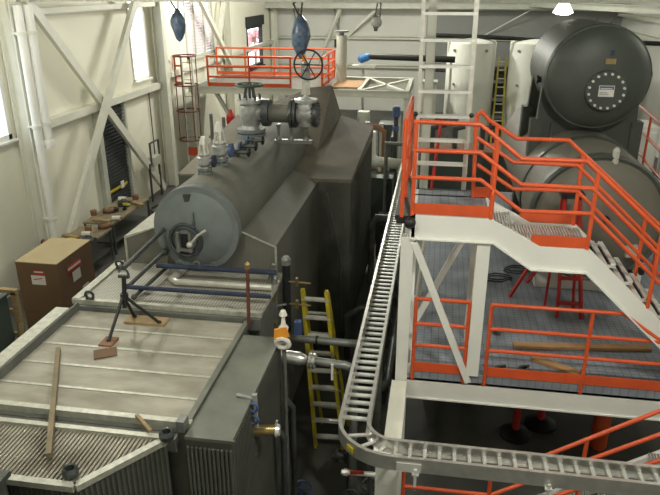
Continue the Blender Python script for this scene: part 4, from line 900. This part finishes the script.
tag(M().box((-5.75, 24.8, 2.4), (-5.35, 25.1, 3.1)).box((-5.6, 24.79, 0), (-5.5, 25.05, 2.4)).build('notice_board', 'paper'), 'small white notice board below the far platform', 'notice board')
tag(M().box((-5.3, 24.7, 2.55), (-4.95, 25, 2.95)).box((-5.18, 24.75, 0), (-5.08, 24.9, 2.55)).build('yellow_sign', 'tagor'), 'yellow orange sign post below the far platform', 'sign')
# vertical pipe, duct and equipment on the frame
q = thing('vent_pipe', 'grey vertical vent pipe with flat cap standing on the far platform frame', 'pipe', (-3.85, 26.6, 3.4))
part(q, 'pipe', 'gsteel', M().tube([(-3.85, 26.6, 3.4), (-3.85, 26.6, 5.2)], .21, 20)); part(q, 'cap', 'pipe', M().lathe([(.1, 0), (.1, .1), (.28, .12), (.28, .18)], (-3.85, 26.6, 5.2), n=20)); part(q, 'side_box', 'black', M().box((-4.12, 26.5, 4.75), (-4.04, 26.7, 5.05)))
q = thing('black_duct', 'long black horizontal duct with blue end cap along the end wall', 'duct', (-1.5, 29, 3.4))
part(q, 'duct', 'black', M().tube([(-3.0, 29, 4.2), (.6, 29, 4.12)], .13, 14)); part(q, 'blue_end', 'blue', M().lathe([(.14, 0), (.17, .1), (.17, .4), (.08, .5)], (-3.0, 29, 4.2), (-1, 0, -.35), 14))
part(q, 'shelf', 'gsteel', M().box((-3.7, 28.7, 3.74), (-2.7, 29.2, 3.84))); part(q, 'stand_leg', 'gsteel', M().box((-3.3, 28.9, 0), (-3.2, 29, 3.74))); part(q, 'stand_leg', 'gsteel', M().box((.4, 28.95, 0), (.5, 29.05, 4.05)))
tag(M().tube([(-.3, 31, 4.95), (9.58, 31, 4.7)], .1, 10).build('black_pipe', 'black'), 'black overhead pipe passing above the white tanks', 'pipe')
tag(M().tube([(-.2, 33, 3.3), (9.58, 33, 3.2)], .16, 10).box((5.9, 32.95, 0), (6.0, 33.05, 3.1)).build('grey_pipe', 'pipedk'), 'dark pipe passing behind the white tanks', 'pipe')
for i, x in enumerate((1.35, 4.1)):
    q = thing('white_tank', ['tall white jacketed tank behind the aluminium ladder', 'tall white jacketed tank partly behind the dark upper tank'][i], 'tank', (x, 31, 0), 'tall white tanks')
    part(q, 'jacket', 'whitetank', M().lathe([(1.08, 0), (1.08, 4.55), (1.02, 4.62), (.6, 4.75), (0, 4.8)], (x, 31.5, .1), n=40))
    part(q, 'skirt', 'pipe', M().lathe([(.95, 0), (.95, .12)], (x, 31.5, 0), n=30))
    part(q, 'port', 'pipe', M().lathe([(.06, 0), (.06, .06)], (x - .75, 30.72, 4.35), (-.6, -.8, 0), 10).lathe([(.06, 0), (.06, .06)], (x + .6, 30.6, 4.35), (.55, -.8, 0), 10).lathe([(.05, 0), (.05, .06)], (x - .7, 30.66, 2.9), (-.6, -.8, 0), 10))
q = thing('far_stepladder', 'yellow extension ladder leaning between the two white tanks', 'ladder', (2.75, 31, 0))
for x0, x1 in ((2.48, 2.6), (2.98, 2.9)): part(q, 'rail', 'yellow', M().bar((x0, 30.6, 0), (x1, 31.6, 4.0), .07, .1))
for k in range(11): f = (k + .5) / 11; part(q, 'rung', 'paper', M().bar((2.48 + .12 * f, 30.6 + f, 4 * f), (2.98 - .08 * f, 30.6 + f, 4 * f), .05, .05))
q = thing('shelf_rack', 'dark shelving behind the yellow extension ladder', 'shelf', (2.8, 35, 0))
part(q, 'upright', 'pipedk', M().box((2.0, 35, 0), (2.1, 35.6, 3.2)).box((4.0, 35, 0), (4.1, 35.6, 3.2)))
for z in (.6, 1.5, 2.4, 3.1): part(q, 'shelf', 'pipe', M().box((2.0, 35, z), (4.1, 35.6, z + .08)))
part(q, 'back_panel', 'pipedk', M().box((2.0, 35.55, .1), (4.1, 35.6, 3.2)))
for i, (x, y, sx_, sz_, m) in enumerate(((.4, 27, .9, 2.0, 'pipe'), (-.4, 30, .6, 3.0, 'gsteel'), (2.6, 24, 1.6, 1.4, 'darkgreen'), (1.0, 24, 1.2, 1.5, 'woodor'), (2.6, 19.5, .9, 2.3, 'junk1'), (.6, 19.2, .8, 2.0, 'darkgreen'))):
    q = thing('equipment_crate', ['grey equipment crate behind the aluminium ladder', 'narrow pale cabinet left of the white tank', 'dark green skid unit before the white tanks', 'orange brown timber crate seen through the ladder', 'rusty crate beyond the platform deck', 'dark machine crate seen through the landing rail'][i], 'crate', (x, y, 0), 'crates on the far floor')
    part(q, 'body', m, M().box((x - sx_ / 2, y, .08), (x + sx_ / 2, y + .8, sz_))); part(q, 'lid', m, M().box((x - sx_ / 2 - .03, y - .03, sz_), (x + sx_ / 2 + .03, y + .83, sz_ + .06)))
    part(q, 'runner', 'woodgrey', M().box((x - sx_ / 2, y, 0), (x - sx_ / 2 + .1, y + .8, .08)).box((x + sx_ / 2 - .1, y, 0), (x + sx_ / 2, y + .8, .08)))

# ------------------------------------------------------------------ hanging hoists
def hoist(x, y, z, label, s=1.0):
    q = thing('chain_hoist', label, 'hoist', (x, y, z), 'hoists wrapped in blue plastic')
    m = M().lathe([(0.02, -.52 * s), (.1 * s, -.44 * s), (.2 * s, -.2 * s), (.245 * s, .02), (.23 * s, .2 * s), (.15 * s, .4 * s), (.06 * s, .52 * s), (.02, .56 * s)], (x, y, z), n=14)
    for p in m.v:
        if abs(p.z - z) < .5 * s: p.x += random.uniform(-.02, .02); p.y += random.uniform(-.02, .02)
    part(q, 'plastic_wrap', 'wrap', m)
    part(q, 'sling', 'pipedk', M().tube([(x - .02, y, z + .5 * s), (x - .16, y, z + .8 * s), (x + .0, y, z + .9)], .022, 8).tube([(x + .02, y, z + .5 * s), (x + .07, y, z + .9)], .02, 8).tube([(x + .02, y, z + .88), (x + .02, y, 6.96)], .02, 8))
    return q
hoist(-3.36, 16.3, 5.84, 'blue plastic wrapped hoist hanging above the upright handwheel', .95)
hoist(-6.42, 16.3, 6.08, 'blue plastic wrapped hoist hanging by the caged ladder under a lamp', .72)
q = thing('hook_block', 'dark grey hook block on a hanging chain beyond the vertical pipe', 'hook', (-1.55, 16.3, 6.1))
part(q, 'sheave', 'alu', M().lathe([(0, -.08), (.03, -.08), (.05, -.05), (.07, -.05), (.13, 0), (.11, .05), (0, .05)], (-1.53, 16.24, 6.2), (0, 1, .2), 18)); part(q, 'cheek_plate', 'valvedk', M().sweep([(-.08, 0), (-.03, -.2), (.04, -.2), (.09, 0), (.05, .16), (-.05, .16)], (-1.54, 16.24, 6.2), (-1.54, 16.28, 6.2)))
part(q, 'chain', 'pipe', M().tube([(-1.58, 16.3, 6.3), (-1.52, 16.3, 6.62)], .018, 6).tube([(-1.46, 16.3, 6.3), (-1.44, 16.3, 6.62)], .018, 6).tube([(-1.45, 16.3, 6.6), (-1.45, 16.3, 7.0)], .025, 6))
tag(M().bar((-7, 16.3, 7.02), (-.8, 16.3, 7.02), .14, .16).build('hoist_beam', 'gsteel'), 'grey monorail beam carrying the hoists overhead', 'beam')
for x in (-6.8, -1.0): tag(M().bar((x, 16.3, 7.1), (x, 16.3, ZC), .05, .05).build('hanger_rod', 'gsteel'), 'rod holding up the %s end of the overhead monorail' % ('window side' if x < -3 else 'stair side'), 'rod', 'monorail rods')

# ------------------------------------------------------------------ left floor: boxes, bench, frame
def cbox(x0, x1, y0, y1, z0, z1, label, side=True):
    q = thing('cardboard_box', label, 'box', ((x0 + x1) / 2, (y0 + y1) / 2, z0), 'big cardboard boxes')
    part(q, 'carton', 'card', M().box((x0, y0, z0), (x1, y1, z1 - .02)))
    part(q, 'lid', 'cardtop' if z1 > 1.5 else 'card', M().box((x0 - .006, y0 - .006, z1 - .02), (x1 + .006, y1 + .006, z1)))
    return q
cbox(-8.12, -7.25, 10.96, 12.29, .1, .79, 'lower brown cardboard box, under the one with the white labels')
q = cbox(-8.13, -7.24, 10.95, 12.3, .8, 1.9, 'big brown cardboard box with red and white labels, on top of another')
def label_front(x, z, w, h, redz):
    part(q, 'shipping_label', 'paper', M().box((x, 10.944, z), (x + w, 10.949, z + h)))
    part(q, 'red_label', 'red', M().box((x + .08, 10.944, z + h + .02), (x + w, 10.949, z + h + .11)))
    part(q, 'red_label_strip', 'paper', M().box((x + .08, 10.942, z + h + .065), (x + w - .02, 10.945, z + h + .09)))
    part(q, 'red_scrawl', 'red', M().bar((x + .05, 10.942, z + h * .55), (x + w - .06, 10.942, z + h * .72), .004, .02, up=(0, 0, 1)))
label_front(-7.83, 1.42, .3, .2, 0)
part(q, 'side_label', 'paper', M().box((-7.239, 11.45, 1.28), (-7.232, 11.75, 1.5)))
part(q, 'side_red_label', 'red', M().box((-7.239, 11.3, 1.52), (-7.232, 11.8, 1.68)))
part(q, 'side_red_strip', 'paper', M().box((-7.234, 11.3, 1.59), (-7.229, 11.8, 1.64)))
part(q, 'side_sticker', 'paper', M().box((-7.239, 11.75, .93), (-7.232, 12.0, 1.05)))
q2 = thing('pallet', 'wooden pallet beneath the stack of brown cardboard boxes', 'pallet', (-7.7, 11.6, 0))
for yy in (11.0, 11.6, 12.15): part(q2, 'runner', 'woodgrey', M().box((-8.15, yy, 0), (-7.2, yy + .1, .07)))
pd = M()
for k in range(7): pd.box((-8.15 + k * .14, 10.95, .07), (-8.04 + k * .14, 12.3, .095))
part(q2, 'deck_boards', 'wood', pd)
q = thing('timber_trestle', 'yellowish timber trestle standing beside the cardboard boxes', 'trestle', (-7.7, 10, 0))
part(q, 'post', 'wood', M().bar((-7.56, 10.0, 0), (-7.56, 10.0, 1.72), .1, .1, up=(0, 1, 0))); part(q, 'post', 'wood', M().bar((-8.3, 10.0, 0), (-8.3, 10.0, 1.72), .1, .1, up=(0, 1, 0)))
part(q, 'top_rail', 'wood', M().bar((-8.4, 10.0, 1.72), (-7.5, 10.0, 1.72), .1, .1)); [part(q, 'cross_rail', 'wood', M().bar((-8.3, 10.02, z), (-7.56, 10.02, z), .05, .09)) for z in (1.3, .8)]
part(q, 'foot_prop', 'wood', M().bar((-7.5, 9.95, 1.1), (-7.4, 9.7, 0), .08, .06))
q = thing('green_machine', 'dark green machine cabinet standing before the timber trestle', 'cabinet', (-7.6, 9, 0))
part(q, 'body', 'darkgreen', M().box((-8.2, 8.9, 0), (-7.42, 9.6, 1.84))); part(q, 'top_plate', 'darkgreen', M().box((-8.22, 8.88, 1.84), (-7.4, 9.62, 1.88))); part(q, 'door', 'darkgreen', M().box((-8.1, 8.87, .2), (-7.5, 8.9, 1.0))); part(q, 'vent_slot', 'black', M().box((-8.05, 8.88, 1.2), (-7.55, 8.9, 1.5)))
# work tables with tools and parts
def table(x0, x1, y0, y1, z, label):
    q = thing('work_table', label, 'table', ((x0 + x1) / 2, (y0 + y1) / 2, 0), 'steel work tables')
    part(q, 'table_top', 'woodgrey', M().box((x0, y0, z - .05), (x1, y1, z))); part(q, 'shelf', 'pipedk', M().box((x0 + .05, y0 + .05, .3), (x1 - .05, y1 - .05, .34)))
    for x in (x0 + .04, x1 - .04):
        for y in (y0 + .04, y1 - .04): part(q, 'leg', 'pipedk', M().bar((x, y, 0), (x, y, z - .05), .05, .05, up=(0, 1, 0)))
table(-9.5, -8.5, 13.0, 15.6, .92, 'cluttered work table behind the cardboard boxes')
table(-9.5, -8.6, 15.9, 18.3, .92, 'work table of rusty parts below the dark louver')
nm = [('toolbox', 'pipedk', (.32, .2, .18)), ('parts_tin', 'junk1', (.18, .18, .14)), ('power_drill', 'yellow', (.22, .08, .2)), ('paper_roll', 'paper', (.22, .13, .13)), ('cable_coil', 'black', (.2, .2, .1)), ('timber_offcut', 'wood', (.5, .12, .07)), ('pipe_fitting', 'junk1', (.2, .14, .14))]
adj = {'toolbox': 'dark toolbox', 'parts_tin': 'rust brown parts tin', 'power_drill': 'yellow power drill', 'paper_roll': 'roll of white paper', 'cable_coil': 'black cable coil', 'timber_offcut': 'sawn timber offcut', 'pipe_fitting': 'rusty pipe fitting'}
where = ['near end of the cluttered table', 'second from the near end of the cluttered table', 'middle of the cluttered table by the wall', 'middle of the cluttered table at its open edge', 'far half of the cluttered table', 'far end of the cluttered table', 'near end of the louver table', 'middle of the louver table by the wall', 'middle of the louver table', 'far half of the louver table', 'far end of the louver table']
def clutter(kind, m, s, x, y, z, rz, label):
    q = thing(kind, label, kind.replace('_', ' '), (x, y, z), 'tools and parts on the work tables'); a, b, c = (v / 2 for v in s); C0 = V((x, y, z))
    if kind == 'toolbox':
        part(q, 'case', m, M().box((x - a, y - b, z), (x + a, y + b, z + c * 1.4)).sweep([(-b, 0), (b, 0), (b * .5, c * .5), (-b * .5, c * .5)], (x - a, y, z + c * 1.4), (x + a, y, z + c * 1.4))); part(q, 'handle', 'black', M().tube([(x - .08, y, z + c * 1.8), (x - .06, y, z + c * 2.4), (x + .06, y, z + c * 2.4), (x + .08, y, z + c * 1.8)], .012, 6))
    elif kind == 'parts_tin': part(q, 'can', m, M().lathe([(a, 0), (a, 2 * c), (a * .9, 2 * c), (a * .85, c)], C0, n=14)); part(q, 'contents', 'brass', M().ball(C0 + V((0, 0, c * 1.6)), a * .8, 8, (1, 1, .5)))
    elif kind == 'power_drill': part(q, 'body', m, M().lathe([(.04, -a), (.045, 0), (.03, a)], C0 + V((0, 0, .17)), (1, 0, 0), 10)); part(q, 'grip', 'black', M().bar(C0 + V((-.06, 0, .16)), C0 + V((-.08, 0, .03)), .04, .05).box((x - .13, y - .04, z), (x - .03, y + .04, z + .05)))
    elif kind == 'paper_roll': part(q, 'roll', m, M().lathe([(.03, -a), (b, -a), (b, a), (.03, a)], C0 + V((0, 0, b)), (1, .2, 0), 16)); part(q, 'core', 'card', M().lathe([(.03, -a - .01), (.03, a + .01)], C0 + V((0, 0, b)), (1, .2, 0), 10))
    elif kind == 'cable_coil': part(q, 'coil', m, M().torus(C0 + V((0, 0, .03)), (0, 0, 1), .13, .03, 20).torus(C0 + V((.01, 0, .08)), (0, .1, 1), .12, .028, 20))
    elif kind == 'timber_offcut': part(q, 'board', m, M().bar(C0 + V((-a * math.cos(rz), -a * math.sin(rz), c)), C0 + V((a * math.cos(rz), a * math.sin(rz), c)), s[1], s[2]))
    else: part(q, 'elbow', m, M().tube([C0 + V((-.1, 0, .08)), C0 + V((0, 0, .08)), C0 + V((.07, .06, .08)), C0 + V((.08, .16, .08))], .06, 10)); part(q, 'flange', 'valvedk', M().lathe([(.08, 0), (.08, .03)], C0 + V((-.12, 0, .08)), (1, 0, 0), 12))
slots = [(u - .22, v) for u, v in [(-8.55, 13.2), (-8.9, 13.6), (-9.1, 14.2), (-8.45, 14.3), (-8.8, 14.8), (-8.6, 15.35), (-8.6, 16.1), (-9.1, 16.6), (-8.7, 17.0), (-8.6, 17.5), (-8.9, 18.0)]]
for i, (x, y) in enumerate(slots):
    for j in range(2):
        k, m, s = nm[(i * 3 + j * 5 + (1 if i > 5 else 0)) % 7]
        clutter(k, m, s, x - .17 + j * .34, y + (.1 if j else -.08), .92, random.uniform(-.8, .8), adj[k] + ' at the ' + where[i])
q = thing('wooden_crate', 'small yellow wood crate on the floor past the cardboard boxes', 'crate', (-7.0, 13.4, 0))
part(q, 'sides', 'wood', M().box((-7.3, 13.2, .02), (-6.8, 13.7, .4))); part(q, 'lid', 'wood', M().box((-7.33, 13.17, .4), (-6.77, 13.73, .44))); part(q, 'batten', 'woodgrey', M().box((-7.3, 13.17, .0), (-7.22, 13.2, .4)).box((-6.88, 13.17, 0), (-6.8, 13.2, .4)))
tag(M().box((-6.6, 13.0, 0), (-5.6, 13.15, .06)).box((-6.5, 13.3, 0), (-5.7, 13.42, .05)).build('timber_lengths', 'wood'), 'timber lengths on the floor left of the drum', 'timber')
q = thing('floor_blower', 'cream blower unit on the floor between the table and the drum', 'blower', (-6.6, 15.0, 0))
part(q, 'housing', 'gsteel', M().lathe([(.1, 0), (.36, .03), (.36, .3), (.1, .34)], (-6.6, 15.0, .5), (1, -.4, 0), 20).box((-6.7, 14.8, 0), (-6.3, 15.2, .3))); part(q, 'motor', 'alu', M().lathe([(.05, 0), (.17, .03), (.17, .38), (.05, .4)], (-6.2, 14.85, .5), (1, -.4, 0), 16))
# dark duct corner in front of the nose
q = thing('dark_duct', 'dark slate steel duct corner standing in front of the ribbed nose', 'duct', (-4.0, 3.6, 0))
part(q, 'duct', 'tank', M().box((-4.6, 3.35, .0), (-3.24, 3.75, 3.35))); part(q, 'flange', 'tank', M().box((-4.65, 3.32, 3.35), (-3.2, 3.78, 3.4)))

# ------------------------------------------------------------------ sky, camera, view
w = bpy.data.worlds.new('sky'); bpy.context.scene.world = w; w.use_nodes = True
bg = w.node_tree.nodes['Background']; bg.inputs['Color'].default_value = (.86, .93, 1.0, 1); bg.inputs['Strength'].default_value = 3.6
cam = bpy.data.cameras.new('camera'); cam.sensor_width = 36; cam.lens = 36; cam.clip_end = 200
co = bpy.data.objects.new('camera', cam); COL.objects.link(co); co.location = (0, 0, 7)
co.rotation_euler = (math.radians(90 - 21.65), 0, math.radians(9.2))
sc = bpy.context.scene; sc.camera = co
sc.view_settings.view_transform = 'Standard'; sc.view_settings.look = 'None'; sc.view_settings.gamma = 1; sc.view_settings.exposure = 0.12
